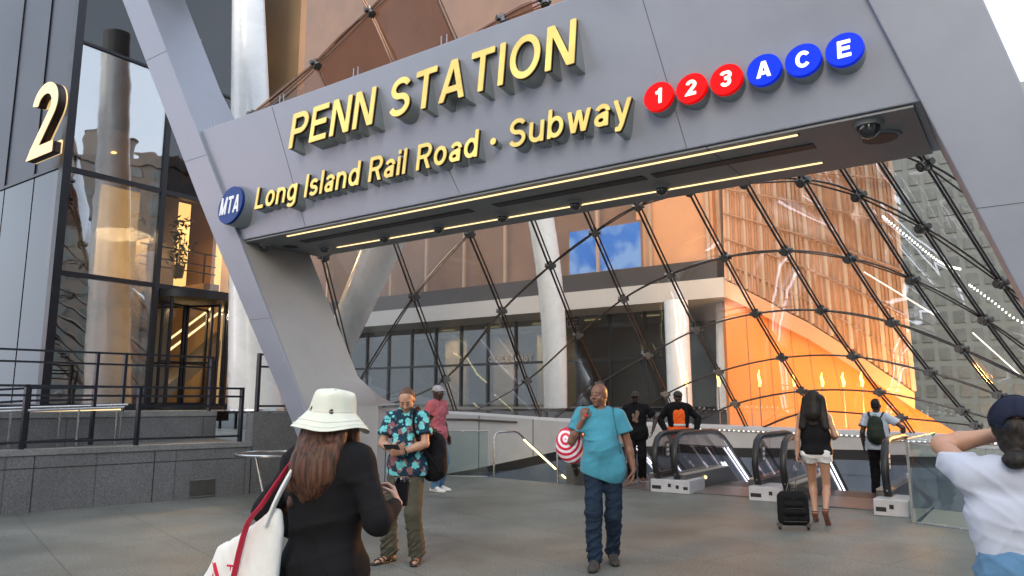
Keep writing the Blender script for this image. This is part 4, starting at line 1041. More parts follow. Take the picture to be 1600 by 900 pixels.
# towers seen through the right of the net
mat('tower_grey',(.18,.21,.215),.5,0,.2,.15); mat('tower_pale',(.21,.245,.245),.5,0,.1,.1); mat('tower_window',(.165,.19,.195),.3,.0,.3,.6); mat('tower_brown',(.22,.19,.17),.6,0,.2,.2)
def tower(x,y,w,d,h,rz,m,label,nx=6,nz=14,z0=0,lit=0,g='city buildings around the plaza',tanks=()):
    t=thing('city_building',label,'building',(x,y,z0),rz,g)
    mb=MB(); mb.use(m); Rm=Matrix.Rotation(rz,4,'Z'); Tm=Matrix.Translation((x,y,z0))
    X=lambda a,b,c:Tm@Rm@Vector((a,b,c))
    def bx(mb,a0,a1,b0,b1,c0,c1): mb.hexa([X(a0,b0,c0),X(a1,b0,c0),X(a1,b1,c0),X(a0,b1,c0),X(a0,b0,c1),X(a1,b0,c1),X(a1,b1,c1),X(a0,b1,c1)])
    bx(mb,-w/2,w/2,-d/2,d/2,0,h); bx(mb,-w/2-.2,w/2+.2,-d/2-.2,d/2+.2,h+.01,h+.8); mb.build('body',t)
    mb=MB(); mb.use('tower_window'); cw=w/nx; ch=h/nz
    for i in range(nx):
        for j in range(nz): bx(mb,-w/2+cw*(i+.18),-w/2+cw*(i+.82),-d/2-.06,-d/2+.1,ch*(j+.2),ch*(j+.85))
    ny=max(2,int(d/cw)); cd_=d/ny
    for i in range(ny):
        for j in range(nz):
            bx(mb,-w/2-.06,-w/2+.1,-d/2+cd_*(i+.18),-d/2+cd_*(i+.82),ch*(j+.2),ch*(j+.85)); bx(mb,w/2-.1,w/2+.06,-d/2+cd_*(i+.18),-d/2+cd_*(i+.82),ch*(j+.2),ch*(j+.85))
    mb.build('window',t)
    for (tx,ty,tr,th,leg) in tanks:
        mb=MB(); mb.use('tower_brown'); disc(mb,X(tx,ty,h+leg),(0,0,1),tr,tr,th,20); disc(mb,X(tx,ty,h+leg+th+.01),(0,0,1),tr*1.06,.1,tr*.7,20)
        for a in range(4): q=X(tx+tr*.7*math.cos(a*math.pi/2+.7),ty+tr*.7*math.sin(a*math.pi/2+.7),h+.8); mb.tube([q,q+Vector((0,0,leg-.8))],.12,6)
        mb.build('water_tank',t)
    return t
p=at(1490,600,52); tower(p.x,p.y,15,14,17,R(-28),'tower_grey','grey green building behind the right of the glass net',24,20)
p=at(1660,600,46); tower(p.x,p.y,16,14,15,R(-35),'tower_pale','pale building at the far right behind the glass net',24,18)
p=at(1420,600,80); tower(p.x,p.y,14,16,24,R(-25),'tower_brown','brownish far building rising behind the grey green one',6,9)
# strings of little lights
def light_string(pts,label,n,e='led_dot'):
    t=thing('string_lights',label,'string lights',pts[0]); P=catmull([tuple(p) for p in pts],8)
    mb=MB(); mb.use('brushed_dark'); mb.tube([Vector(p) for p in P],.012,5); mb.build('wire',t)
    mb=MB(); mb.use(e); 
    for k in range(n):
        f=k/(n-1)*(len(P)-1); i=min(int(f),len(P)-2); q=Vector(P[i]).lerp(Vector(P[i+1]),f-i); s=.018; mb.box(q.x-s,q.x+s,q.y-s,q.y+s,q.z-.035,q.z+.02)
    o=mb.build('bulb',t); tag(o,kind='stuff')
light_string([at(1380,338,22),at(1425,375,22),at(1470,410,22.5),at(1500,420,23)],'upper string of small lights at the right behind the glass net',34)
light_string([at(1515,445,24),at(1550,470,24),at(1590,500,24),at(1640,520,24)],'lower string of small lights beside the grey building',22)
# long pale lit bars at the far right
for a,b,lab in ((((1520,520),(1600,592)),None,'long slanting white light bar behind the right of the net'),(((1350,425),(1465,495)),None,'short slanting white light bar before the orange wall')):
    p,q=at(*a[0],22.5),at(*a[1],21.5); mb=MB(); mb.use('lit_white'); mb.tube([p,q],.018,8); o=mb.build('light_bar',origin=p); tag(o,lab,'light bar')

# ================================================================ CITY BEHIND THE CAMERA (mirrored in the glass)
for (x,y,w,d,h,rz,m,lab,tk) in (
  (62,6,16,14,25.5,.2,'tower_brown','old brick building with a round water tank across the street to the right',((2,-3,2.4,3.4,2.2),)),
  (64,-12,16,18,24,.1,'tower_brown','brick building with two roof tanks across the street',((-3,4,2.2,3,2),(4,-3,2,3,2))),
  (66,30,20,18,18,.3,'tower_grey','grey office building far right across the street',()),
  (70,-38,22,24,34,.1,'tower_grey','tall grey building behind the camera to the right',()),
  (-30,-22,20,20,26,.1,'tower_grey','grey building behind the camera to the left',()),
  (8,-55,40,16,22,0,'tower_brown','wide brick block behind the camera',())):
    tower(x,y,w,d,h,rz,m,lab,tanks=tk)
# storefront screen reflected low in the left glass
mat('store_led',(.8,.8,.8),.4,0,var=0)
nt=M('store_led').node_tree; b_=nt.nodes['Principled BSDF']; tcx=nt.nodes.new('ShaderNodeTexCoord'); wv=nt.nodes.new('ShaderNodeTexWave'); wv.bands_direction='Z'; wv.inputs['Scale'].default_value=.5; wv.inputs['Distortion'].default_value=1.5
rp_=nt.nodes.new('ShaderNodeValToRGB'); rp_.color_ramp.interpolation='CONSTANT'; rp_.color_ramp.elements[0].color=(1,1,1,1); rp_.color_ramp.elements[1].color=(.8,.03,.08,1); rp_.color_ramp.elements[1].position=.75
nt.links.new(tcx.outputs['Object'],wv.inputs[0]); nt.links.new(wv.outputs[1],rp_.inputs[0]); nt.links.new(rp_.outputs[0],b_.inputs['Emission Color']); b_.inputs['Emission Strength'].default_value=2.2
t=thing('led_screen','big white and red lit screen left of the terrace','screen',(-27,10,2)); mb=MB(); mb.use('mullion'); mb.hexa([(-27,6,2),(-26.6,6,2),(-26.6,17,2),(-27,17,2),(-27,6,6.4),(-26.6,6,6.4),(-26.6,17,6.4),(-27,17,6.4)]); mb.build('frame',t)
mb=MB(); mb.use('store_led'); mb.quad((-26.58,6.2,2.2),(-26.58,16.8,2.2),(-26.58,16.8,6.2),(-26.58,6.2,6.2)); mb.build('display',t)

# ================================================================ ESCALATORS AND STAIR
mat('newel_white',(.52,.52,.54),.4,.2,.1,6); mat('tread_metal',(.20,.17,.16),.45,.7,.2,12); mat('deck_metal',(.55,.5,.42),.35,.6,.08,5); mat('balustrade_inner',(.5,.47,.46),.3,.3,.08,2)
glass_mat('pane_escalator',(.72,.68,.68),.14,.03); glass_mat('pane_guard',(.80,.86,.85),.06,.01)
TAN=math.tan(R(30)); FL=2.35
def rail_pts(u,v0,off=0,top=1.02,vl=9.5):
    r=.36; P=[]
    P.append((v0+.27,.10)); P.append((v0+.15,.15)); P.append((v0+.03,.36)); P.append((v0-.03,.56)); P.append((v0+.02,.78)); P.append((v0+.13,.93)); P.append((v0+.30,1.0)); P.append((v0+.5,top))
    P.append((v0+FL-.5,top)); P.append((v0+FL-.2,top-.03)); P.append((v0+FL+.15,top-.14)); P.append((v0+FL+.5,top-.33)); P.append((v0+vl,top-.33-(vl-FL-.5)*TAN))
    return [W(u,a,b-off) for a,b in P]
def step_line(v0,v,h=0):   # height of the tread line
    return h-max(0,v-(v0+FL))*TAN
def balustrade(t,u,v0,vl=9.0,inner=+1,box=True):
    a=.05
    g=rail_pts(u,v0,.035,vl=vl)
    mb=MB(); mb.use('pane_escalator')
    base=[W(u,v0+.16,.3),W(u,v0+FL,.3),W(u,v0+vl,.3-(vl-FL)*TAN)]
    poly=[base[0]]+g[2:]+[base[2],base[1]]
    o=Vector((UX,UY,0))*.006
    mb.prism([p-o for p in poly],[p+o for p in poly]); mb.build('side_glass',t)
    mb=MB(); mb.use('rubber'); mb.tube(rail_pts(u,v0,0,vl=vl),.054,10,flat=(1.0,.75)); mb.build('handrail',t,smooth=True)
    mb=MB(); mb.use('stainless'); mb.tube(rail_pts(u,v0,.05,vl=vl)[2:],.022,6); mb.build('rail_guide',t,smooth=True)
    # skirt
    mb=MB(); mb.use('brushed_dark')
    L=lambda uu:[W(uu,v0+.10,.002),W(uu,v0+FL,.002),W(uu,v0+vl,.002-(vl-FL)*TAN),W(uu,v0+vl,.30-(vl-FL)*TAN),W(uu,v0+FL,.30),W(uu,v0+.10,.30)]
    u2=u+inner*.16; mb.prism(L(min(u-.05*inner,u2)),L(max(u-.05*inner,u2))); mb.build('skirt',t)
    mb=MB(); mb.use('deck_metal'); 
    D=lambda uu:[W(uu,v0+.12,.303),W(uu,v0+FL,.303),W(uu,v0+vl,.303-(vl-FL)*TAN),W(uu,v0+vl,.32-(vl-FL)*TAN),W(uu,v0+FL,.32),W(uu,v0+.12,.32)]
    mb.prism(D(min(u+inner*.02,u2)),D(max(u+inner*.02,u2))); mb.build('deck',t)
    mb=MB(); mb.use('led_white'); uu=u-inner*.02
    for dz in (.40,):
        mb.tube([W(u+inner*.035,v0+FL+.1,dz-.03),W(u+inner*.035,v0+vl,dz-(vl-FL)*TAN)],.014,6)
    mb.tube([W(u+inner*.04,v0+FL+.3,.93-.28),W(u+inner*.04,v0+vl,.93-.28-(vl-FL-.3)*TAN)],.011,6)
    mb.build('strip_light',t)
def escalator(u0,u1,v0,label,box=(True,True)):
    t=thing('escalator',label,'escalator',W(u0,v0,0),group='escalators going down to the concourse')
    balustrade(t,u0,v0,inner=1); balustrade(t,u1,v0-.05*(u1-u0),inner=-1)
    mb=MB(); mb.use('tread_metal')
    mb.wbox(u0+.17,u1-.17,v0+.12,v0+FL,.004,.018); mb.build('comb_plate',t)
    mb=MB(); mb.use('dark_slot')
    for k in range(int((u1-u0-.4)/.05)): uu=u0+.2+k*.05; mb.wbox(uu,uu+.02,v0+1.5,v0+FL,.0185,.0215)
    mb.build('comb_groove',t)
    for k in range(14):
        v=v0+FL+k*.4; z=-k*.4*TAN; mb=MB(); mb.use('tread_metal'); mb.wbox(u0+.17,u1-.17,v,v+.41,z-.25,z-.02); mb.build('step',t)
    mb=MB(); mb.use('dark_slot'); 
    L=lambda uu:[W(uu,v0+FL,-.3),W(uu,v0+9,-.3-(9-FL)*TAN),W(uu,v0+9,-1.1-(9-FL)*TAN),W(uu,v0+FL,-1.1)]
    mb.prism(L(u0-.05),L(u1+.05)); mb.build('truss',t)
    lamp('escalator_fill',W((u0+u1)/2,v0+3.4,-.15),14,.25,(1,.86,.7))  # added lamp brightening steps and deck, not an escalator fitting
    for uu in (u0+.175,u1-.175):
        mb=MB(); mb.use('led_warm'); sphere(mb,W(uu,v0+1.0,.20),.035,10,6); mb.build('comb_light',t)
    return t
def newel_box(u0,u1,v0,label,plate=True):
    t=thing('newel_box',label,'escalator base',W(u0,v0,0),group='white newel boxes between escalators')
    mb=MB(); mb.use('newel_white'); mb.wbox(u0,u1,v0+.0,v0+.75,.001,.225); mb.build('casing',t,bevel=.01)
    mb=MB(); mb.use('dark_slot'); w=u1-u0
    mb.wbox(u0+.03,u0+.03+min(.17,w*.3),v0-.006,v0-.001,.06,.12)
    mb.wbox(u0+w*.46,u0+w*.46+.055,v0-.006,v0-.001,.10,.16)
    if w>.5: mb.wbox(u0+w*.66,u0+w*.66+.055,v0-.006,v0-.001,.08,.14); mb.wbox(u0+w*.85,u0+w*.85+.08,v0-.006,v0-.001,.07,.12)
    mb.build('socket',t)
    return t
escalator(3.0,4.72,5.42,'left escalator, the one with two people standing at its top')
escalator(5.06,6.50,5.40,'middle escalator with bright white light lines running down')
escalator(7.06,8.50,4.92,'right escalator that the backpack wearer rides down')
newel_box(4.62,5.34,5.34,'wide white newel box between the left and middle escalators')
newel_box(6.42,7.12,5.16,'white newel box between the middle and right escalators')
newel_box(8.36,8.80,4.55,'narrow white newel box at the right end beside the glass guard')
# orange-ish inner side panels with instruction plates
for u,v,l in ((4.745,5.75,'left'),(6.525,5.6,'middle'),(8.525,4.95,'right')):
    mb=MB(); mb.use('brushed_dark'); mb.wbox(u,u+.012,v,v+.17,.58,.86); o=mb.build('control_plate',origin=W(u,v,.58)); tag(o,f'small dark control plate with pale pictograms on the {l} newel glass','plate',group='control plates on the newels')
    mb=MB(); mb.use('white_paint'); 
    for k in range(3): mb.wbox(u+.0125,u+.0145,v+.03,v+.14,.61+k*.08,.66+k*.08)
    mb.build('pictogram',o)
# stair on the left
st=thing('stair','stair going down at the left with bright yellow lit handrails','stair',W(.8,6,0))
mb=MB(); mb.use('platform_stone')
for k in range(70):
    v=5.85+k*.3; z=-k*.165; mb.wbox(.62,2.72,v,v+.31,z-.4,z-.165)
mb.build('treads',st)
for u,v0_ in ((.75,5.9),(2.62,5.45)):
    mb=MB(); mb.use('stainless'); mb.tube([W(u,v0_,.0),W(u,v0_,.80),W(u,v0_+.06,.90),W(u,v0_+.16,.93),W(u,v0_+.75,.93),W(u,v0_+.9,.90),W(u,v0_+1.05,.82),W(u,v0_+8,.82-6.95*.55)],.024,8); mb.build('handrail',st,smooth=True)
    mb=MB(); mb.use('led_yellow'); 
    for a,b in ((1.15,2.5),(2.8,5.2)): mb.bar(W(u,v0_+a,.82-(a-1.05)*.55-.035),W(u,v0_+b,.82-(b-1.05)*.55-.035),.03)
    mb.build('strip_light',st)
mb=MB(); mb.use('platform_stone'); mb.prism([W(2.72,5.62,.001),W(2.72,6.2,.001),W(2.72,14,-4.3),W(2.72,14,-3.9),W(2.72,6.2,.36),W(2.72,5.62,.36)],[W(2.92,5.62,.001),W(2.92,6.2,.001),W(2.92,14,-4.3),W(2.92,14,-3.9),W(2.92,6.2,.36),W(2.92,5.62,.36)]); mb.build('stringer',st)
# glass guards
def guard(P,label,h=1.02,rail=True,tilt=None,name='glass_guard'):
    t=thing(name,label,'glass guard',P[0],group='clear glass guards round the stairwell')
    for a,b in zip(P,P[1:]):
        a,b=Vector(a),Vector(b); d=(b-a).normalized(); n=Vector((-d.y,d.x,0))*.008; up=Vector((0,0,h))
        mb=MB(); mb.use('pane_guard'); mb.prism([a-n,b-n,b-n+up,a-n+up],[a+n,b+n,b+n+up,a+n+up]); mb.build('pane',t)
    if rail:
        mb=MB(); mb.use('stainless'); mb.tube([Vector(p)+Vector((0,0,h+.01)) for p in P],.014,6); mb.build('top_rail',t)
    mb=MB(); mb.use('stainless'); mb.tube([Vector(p)+Vector((0,0,.012)) for p in P],.012,6); mb.build('bottom_rail',t)
    return t
guard([W(-.4,5.27,0),W(.7,5.74,0)],'low glass guard at the head of the lit stair, next to the curved wall',.95)
guard([W(.82,5.70,0),W(2.6,5.5,0)],'glass guard beside the stair between its two steel handrails',.62)if 0 else None
guard([W(8.90,4.13,0),W(8.95,6.9,0)],'side glass guard right of the right escalator',1.06)
guard([W(8.94,4.09,0),W(9.80,3.73,0),W(11.4,3.08,0),W(13,2.42,0)],'front glass guard running off behind the person in the white tee',1.0)
mb=MB(); mb.use('stainless'); mb.bar(W(8.90,4.10,0),W(8.90,4.10,1.06),.03); o=mb.build('guard_post',origin=W(8.9,4.1,0)); tag(o,'slim steel post at the corner of the glass guards','post')
# lit ledge inside the guard
mb=MB(); mb.use('deck_metal'); mb.prism([W(8.95,4.3,-.02),W(9.7,3.98,-.02),W(9.7,5.6,-.02),W(8.95,5.9,-.02)],[W(8.95,4.3,-.12),W(9.7,3.98,-.12),W(9.7,5.6,-.12),W(8.95,5.9,-.12)]); o=mb.build('metal_ledge',origin=W(9,5,0)); tag(o,'flat metal ledge behind the glass guard by the right escalator','ledge')
mb=MB(); mb.use('led_warm'); mb.bar(W(10.0,3.85,-.05),W(10.9,3.48,-.05),.06); o=mb.build('floor_light',origin=W(10,3.8,0)); tag(o,'bright warm light line low behind the glass guard at the right','light')
lamp('well_light',W(3.6,8.5,-1.4),120,1.5,(.8,.88,1)); lamp('well_light',W(8,8.5,-1.4),120,1.5,(.85,.88,1)); lamp('well_light',W(11.5,6,-1.4),100,1.5,(1,.85,.75))
# added lamp for the orange glow on people and plaza
o=lamp('orange_wash',W(9.6,9.6,2.0),60,.6,(1,.42,.10),spread=34); aim(o,(-.6,6.6,1.3))
# ================================================================ PEOPLE: signed distance shapes turned into one skin each
class Fld:
    def __init__(s, lo, hi, h):
        s.h=h; s.lo=np.array(lo,float); n=np.ceil((np.array(hi)-s.lo)/h).astype(int)+1; s.n=n
        s.ax=[(s.lo[i]+h*np.arange(n[i])).astype(np.float32) for i in range(3)]
        s.F=np.full(n,.3,np.float32)
    def sub(s, lo, hi):
        a=[int(max(0,math.floor((lo[i]-s.lo[i])/s.h))) for i in range(3)]; b=[int(min(s.n[i],math.ceil((hi[i]-s.lo[i])/s.h)+1)) for i in range(3)]
        if any(b[i]<=a[i] for i in range(3)): return None
        sl=tuple(slice(a[i],b[i]) for i in range(3))
        return sl, s.ax[0][sl[0]][:,None,None], s.ax[1][sl[1]][None,:,None], s.ax[2][sl[2]][None,None,:]
    def mix(s, sl, d, k, op):
        F=s.F[sl]
        if op=='u':
            if k<=0: s.F[sl]=np.minimum(F,d); return
            h=np.clip(.5+.5*(F-d)/k,0,1); s.F[sl]=F*(1-h)+d*h-k*h*(1-h)
        else:
            d=-d; 
            if k<=0: s.F[sl]=np.maximum(F,d); return
            h=np.clip(.5-.5*(F-d)/k,0,1); s.F[sl]=F*(1-h)+d*h+k*h*(1-h)
    def cap(s, a, b, ra, rb, k=.02, flat=None, ff=1., op='u'):
        a=np.array(a,float); b=np.array(b,float); m=max(ra,rb)/(min(ff,1))*1.0+k+.03
        q=s.sub(np.minimum(a,b)-m,np.maximum(a,b)+m)
        if q is None: return
        sl,X,Y,Z=q; X=X-a[0];Y=Y-a[1];Z=Z-a[2]; d=b-a
        if flat is not None:
            f=np.array(flat,float); f/=np.linalg.norm(f); g=1/ff-1; w=X*f[0]+Y*f[1]+Z*f[2]; X=X+w*f[0]*g;Y=Y+w*f[1]*g;Z=Z+w*f[2]*g; d=d+d.dot(f)*f*g
        L=max(d.dot(d),1e-9); t=np.clip((X*d[0]+Y*d[1]+Z*d[2])/L,0,1)
        D=np.sqrt((X-t*d[0])**2+(Y-t*d[1])**2+(Z-t*d[2])**2)-(ra+(rb-ra)*t)
        if flat is not None: D=D*min(1,(ff+1)/2)
        s.mix(sl,D.astype(np.float32),k,op)
    def ell(s, c, r, k=.02, M=None, op='u'):
        c=np.array(c,float); r=np.array(r,float); m=max(r)+k+.02; q=s.sub(c-m,c+m)
        if q is None: return
        sl,X,Y,Z=q; X=X-c[0];Y=Y-c[1];Z=Z-c[2]
        if M is not None:
            A=np.array(M).T; X,Y,Z=(A[0,0]*X+A[0,1]*Y+A[0,2]*Z, A[1,0]*X+A[1,1]*Y+A[1,2]*Z, A[2,0]*X+A[2,1]*Y+A[2,2]*Z)
        k0=np.sqrt((X/r[0])**2+(Y/r[1])**2+(Z/r[2])**2); k1=np.sqrt((X/r[0]**2)**2+(Y/r[1]**2)**2+(Z/r[2]**2)**2)+1e-6
        s.mix(sl,(k0*(k0-1)/k1).astype(np.float32),k,op)
    def cut(s, p, n, R_=9.):
        """remove what lies on the +n side of the plane through p, within R_ of p"""
        p=np.array(p,float); n=np.array(n,float); n/=np.linalg.norm(n); q=s.sub(p-R_,p+R_)
        if q is None: return
        sl,X,Y,Z=q; d=(X-p[0])*n[0]+(Y-p[1])*n[1]+(Z-p[2])*n[2]; F=s.F[sl]
        if R_<5:
            rr=(X-p[0])**2+(Y-p[1])**2+(Z-p[2])**2; s.F[sl]=np.where(rr<R_*R_,np.maximum(F,d),F)
        else: s.F[sl]=np.maximum(F,d)
    def wob(s, amp, fr, seed=0, zs=1., n=5, lo=None, hi=None):
        g=np.random.RandomState(seed); sl,X,Y,Z=s.sub(lo if lo is not None else s.lo,hi if hi is not None else s.lo+s.h*s.n); D=0
        for i in range(n):
            k=g.normal(size=3); k/=np.linalg.norm(k); k*=fr*(1+.5*i*g.rand()); k[2]*=zs
            ph=g.rand()*6.28; k2=g.normal(size=3)*fr*.45; k2[2]*=zs
            D=D+np.sin(k[0]*X+k[1]*Y+k[2]*Z+ph+1.3*np.sin(k2[0]*X+k2[1]*Y+k2[2]*Z+ph*2))
        s.F[sl]=s.F[sl]+(amp*D/n*1.6).astype(np.float32)
    def folds(s, amp, fr, seed, n=3, dirn=None, lo=None, hi=None):
        """crisp cloth folds: ridged waves, strongest in patches"""
        g=np.random.RandomState(seed); sl,X,Y,Z=s.sub(lo if lo is not None else s.lo,hi if hi is not None else s.lo+s.h*s.n)
        for i in range(n):
            k=np.array(dirn,float)+g.normal(size=3)*.35 if dirn is not None else g.normal(size=3); k/=np.linalg.norm(k); k*=fr*(.8+.5*g.rand())
            k2=g.normal(size=3)*fr*.35; k3=g.normal(size=3)*fr*.22; p=g.rand(3)*6.28
            w=np.sin(k[0]*X+k[1]*Y+k[2]*Z+p[0]+1.6*np.sin(k2[0]*X+k2[1]*Y+k2[2]*Z+p[1])); mask=np.clip(.5+.9*np.sin(k3[0]*X+k3[1]*Y+k3[2]*Z+p[2]),0,1)
            s.F[sl]=s.F[sl]-(amp*(1-np.abs(w))**2.2*mask-amp*.25).astype(np.float32)
    def mesh(s, name, mats, shell=None):
        F=s.F.copy(); F[0]=F[-1]=.3; F[:,0]=F[:,-1]=.3; F[:,:,0]=F[:,:,-1]=.3
        I=F<0; nx,ny,nz=F.shape
        c=[I[i:nx-1+i,j:ny-1+j,k:nz-1+k] for i in (0,1) for j in (0,1) for k in (0,1)]
        cnt=sum(a.astype(np.int8) for a in c); act=(cnt>0)&(cnt<8); idx=np.full(act.shape,-1,np.int64); ii=np.argwhere(act); idx[tuple(ii.T)]=np.arange(len(ii))
        acc=np.zeros((len(ii),3)); w=np.zeros(len(ii))
        corners=[(i,j,k) for i in (0,1) for j in (0,1) for k in (0,1)]
        for A in corners:
            for ax in range(3):
                if A[ax]==1: continue
                Bc=list(A); Bc[ax]=1
                fa=F[ii[:,0]+A[0],ii[:,1]+A[1],ii[:,2]+A[2]]; fb=F[ii[:,0]+Bc[0],ii[:,1]+Bc[1],ii[:,2]+Bc[2]]
                x=(fa<0)!=(fb<0); t=np.where(x,fa/np.where(x,fa-fb,1),0); p=np.zeros((len(ii),3)); p+=np.array(A); p[:,ax]+=t
                acc+=p*x[:,None]; w+=x
        P=(ii+acc/w[:,None])*s.h+s.lo
        quads=[]
        for ax in range(3):
            o1,o2=[q for q in range(3) if q!=ax]
            sl0=[slice(1,-1)]*3; sl0[ax]=slice(0,-1); a=I[tuple(sl0)]; sl1=[slice(1,-1)]*3; sl1[ax]=slice(1,None); b=I[tuple(sl1)]
            e=np.argwhere(a!=b); 
            if not len(e): continue
            inside=a[tuple(e.T)]; e=e+1; e[:,ax]-=1
            def g(d1,d2): q=e.copy(); q[:,o1]-=d1; q[:,o2]-=d2; return idx[q[:,0],q[:,1],q[:,2]]
            Q=np.stack([g(0,0),g(1,0),g(1,1),g(0,1)],1); flip=inside if ax!=1 else ~inside
            Q[flip]=Q[flip][:,::-1]; quads.append(Q)
        Q=np.concatenate(quads); Q=Q[(Q>=0).all(1)][:,::-1]
        me=bpy.data.meshes.new(name); me.vertices.add(len(P)); me.vertices.foreach_set('co',P.astype(np.float32).ravel())
        me.loops.add(Q.size); me.loops.foreach_set('vertex_index',Q.ravel().astype(np.int32)); me.polygons.add(len(Q)); me.polygons.foreach_set('loop_start',np.arange(0,Q.size,4,dtype=np.int32))
        me.update(calc_edges=True); me.validate()
        me.polygons.foreach_set('use_smooth',[True]*len(me.polygons))
        for m in (mats if isinstance(mats,(list,tuple)) else [mats]): me.materials.append(MATS[m] if isinstance(m,str) else m)
        return me
V3=lambda *a: np.array(a,float)
def unit(v): v=np.array(v,float); return v/np.linalg.norm(v)
def ik(A, Bp, l1, l2, pole):
    A=np.array(A,float);Bp=np.array(Bp,float); d=Bp-A; L=min(np.linalg.norm(d),(l1+l2)*.999); u=unit(d); x=(l1*l1-l2*l2+L*L)/(2*L); h=math.sqrt(max(l1*l1-x*x,0)); p=np.array(pole,float); p=p-u*p.dot(u); return A+u*x+unit(p)*h
def skin(name,col,rough=.5):
    m=mat(name,col,rough,0,.10,14,.08,180); b=m.node_tree.nodes['Principled BSDF']; b.inputs['Subsurface Weight'].default_value=.08; b.inputs['Subsurface Radius'].default_value=(.012,.005,.003); return m
skin('skin_brown',(.17,.080,.050)); skin('skin_light',(.50,.30,.22)); skin('skin_dark',(.055,.028,.02)); skin('skin_tan',(.40,.22,.145)); skin('skin_pale',(.56,.36,.29))
def cloth(name,col,rough=.85,var=.12,weave=500,vs=9):
    m=mat(name,col,rough,0,var,vs,.25,weave,spec=.2); m.node_tree.nodes['Principled BSDF'].inputs['Sheen Weight'].default_value=.0 if sum(col)<.2 else .12; return m
cloth('cloth_teal',(.055,.25,.34),.8,.06); cloth('cloth_black',(.0065,.0065,.008),.85,.35,220); cloth('cloth_white',(.44,.47,.56),.8,.03); cloth('cloth_hat',(.66,.68,.58),.85,.03); cloth('cloth_pink',(.48,.12,.15),.8,.1)
cloth('cloth_olive',(.065,.062,.045),.85,.15); cloth('cloth_canvas',(.72,.71,.68),.85,.05); cloth('cloth_red',(.52,.02,.05),.7,.05); cloth('cloth_navy',(.009,.012,.028),.75,.15); cloth('cloth_pale_blue',(.45,.52,.60),.8,.05)
cloth('cloth_orange',(1.,.14,.015),.6,.04); cloth('cloth_silver',(.7,.7,.66),.4,.03); cloth('cloth_green_black',(.02,.028,.02),.6,.3); cloth('shorts_white',(.7,.69,.68),.8,.04); cloth('cap_camo',(.055,.05,.04),.85,.6,300,40); cloth('cap_grey',(.4,.4,.42),.8,.35,300,30)
m=cloth('denim_dark',(.012,.023,.042),.85,.35,700,5); cloth('denim_light',(.08,.175,.29),.85,.25,700,6)
cloth('shoe_grey',(.045,.042,.038),.7,.3); cloth('shoe_white',(.6,.6,.6),.6,.1); cloth('shoe_brown',(.14,.045,.03),.5,.2)
def hairm(name,c1,c2,st=60):
    m=bpy.data.materials.new(name); m.use_nodes=True; MATS[name]=m; nt=m.node_tree; b=nt.nodes['Principled BSDF']; tc=nt.nodes.new('ShaderNodeTexCoord'); mp=nt.nodes.new('ShaderNodeMapping'); mp.inputs['Scale'].default_value=(st,st,4)
    n=nt.nodes.new('ShaderNodeTexNoise'); n.inputs['Scale'].default_value=1; n.inputs['Detail'].default_value=4; r=nt.nodes.new('ShaderNodeValToRGB'); r.color_ramp.elements[0].position=.35; r.color_ramp.elements[1].position=.68
    r.color_ramp.elements[0].color=(*c1,1); r.color_ramp.elements[1].color=(*c2,1); nt.links.new(tc.outputs['Object'],mp.inputs[0]); nt.links.new(mp.outputs[0],n.inputs[0]); nt.links.new(n.outputs[0],r.inputs[0]); nt.links.new(r.outputs[0],b.inputs['Base Color'])
    bp=nt.nodes.new('ShaderNodeBump'); bp.inputs['Strength'].default_value=.6; bp.inputs['Distance'].default_value=.006; nt.links.new(n.outputs[0],bp.inputs['Height']); nt.links.new(bp.outputs[0],b.inputs['Normal']); b.inputs['Roughness'].default_value=.55; b.inputs['Specular IOR Level'].default_value=.3
hairm('hair_dark',(.006,.005,.004),(.018,.012,.009)); hairm('hair_brown',(.025,.012,.008),(.12,.05,.028),70); hairm('hair_thin',(.05,.03,.02),(.16,.09,.06),90)
mat('eye_white',(.16,.13,.115),.2,0,var=0,coat=1); mat('eye_dark',(.01,.008,.006),.1,0,var=0,coat=1); mat('lip',(.22,.08,.07),.5,0,.1,30); mat('lip_dark',(.10,.04,.038),.5,0,.1,30); mat('glass_black',(.008,.008,.01),.1,0,var=0)
# floral print: cyan blossoms and dull pink ones on navy
m=cloth('cloth_floral',(.02,.05,.08)); nt=m.node_tree; N,L=nt.nodes,nt.links; b=N['Principled BSDF']; tc=N.new('ShaderNodeTexCoord')
def vor(scale,off,th0,th1):
    mp=N.new('ShaderNodeMapping'); mp.inputs['Location'].default_value=off; L.new(tc.outputs['Object'],mp.inputs[0])
    v=N.new('ShaderNodeTexVoronoi'); v.inputs['Scale'].default_value=scale; L.new(mp.outputs[0],v.inputs['Vector'])
    nz=N.new('ShaderNodeTexVoronoi'); nz.inputs['Scale'].default_value=scale*3.1; L.new(mp.outputs[0],nz.inputs['Vector'])
    a=N.new('ShaderNodeMath'); a.operation='MULTIPLY_ADD'; a.inputs[1].default_value=.38; L.new(nz.outputs['Distance'],a.inputs[0]); L.new(v.outputs['Distance'],a.inputs[2])
    r=N.new('ShaderNodeValToRGB'); e=r.color_ramp.elements; e[0].position=.13; e[0].color=(0,0,0,1); e[1].position=.17; e[1].color=(1,1,1,1); x=e.new(th0); x.color=(1,1,1,1); x=e.new(th1); x.color=(0,0,0,1); L.new(a.outputs[0],r.inputs[0]); return r.outputs[0]
c1=vor(10.5,(0,0,0),.60,.64); c2=vor(10,(.31,.12,.4),.55,.6)
m1=N.new('ShaderNodeMixRGB'); m1.inputs[1].default_value=(.012,.035,.06,1); m1.inputs[2].default_value=(.22,.10,.11,1); L.new(c2,m1.inputs[0])
m2=N.new('ShaderNodeMixRGB'); m2.inputs[2].default_value=(.14,.50,.52,1); L.new(c1,m2.inputs[0]); L.new(m1.outputs[0],m2.inputs[1]); L.new(m2.outputs[0],b.inputs['Base Color'])

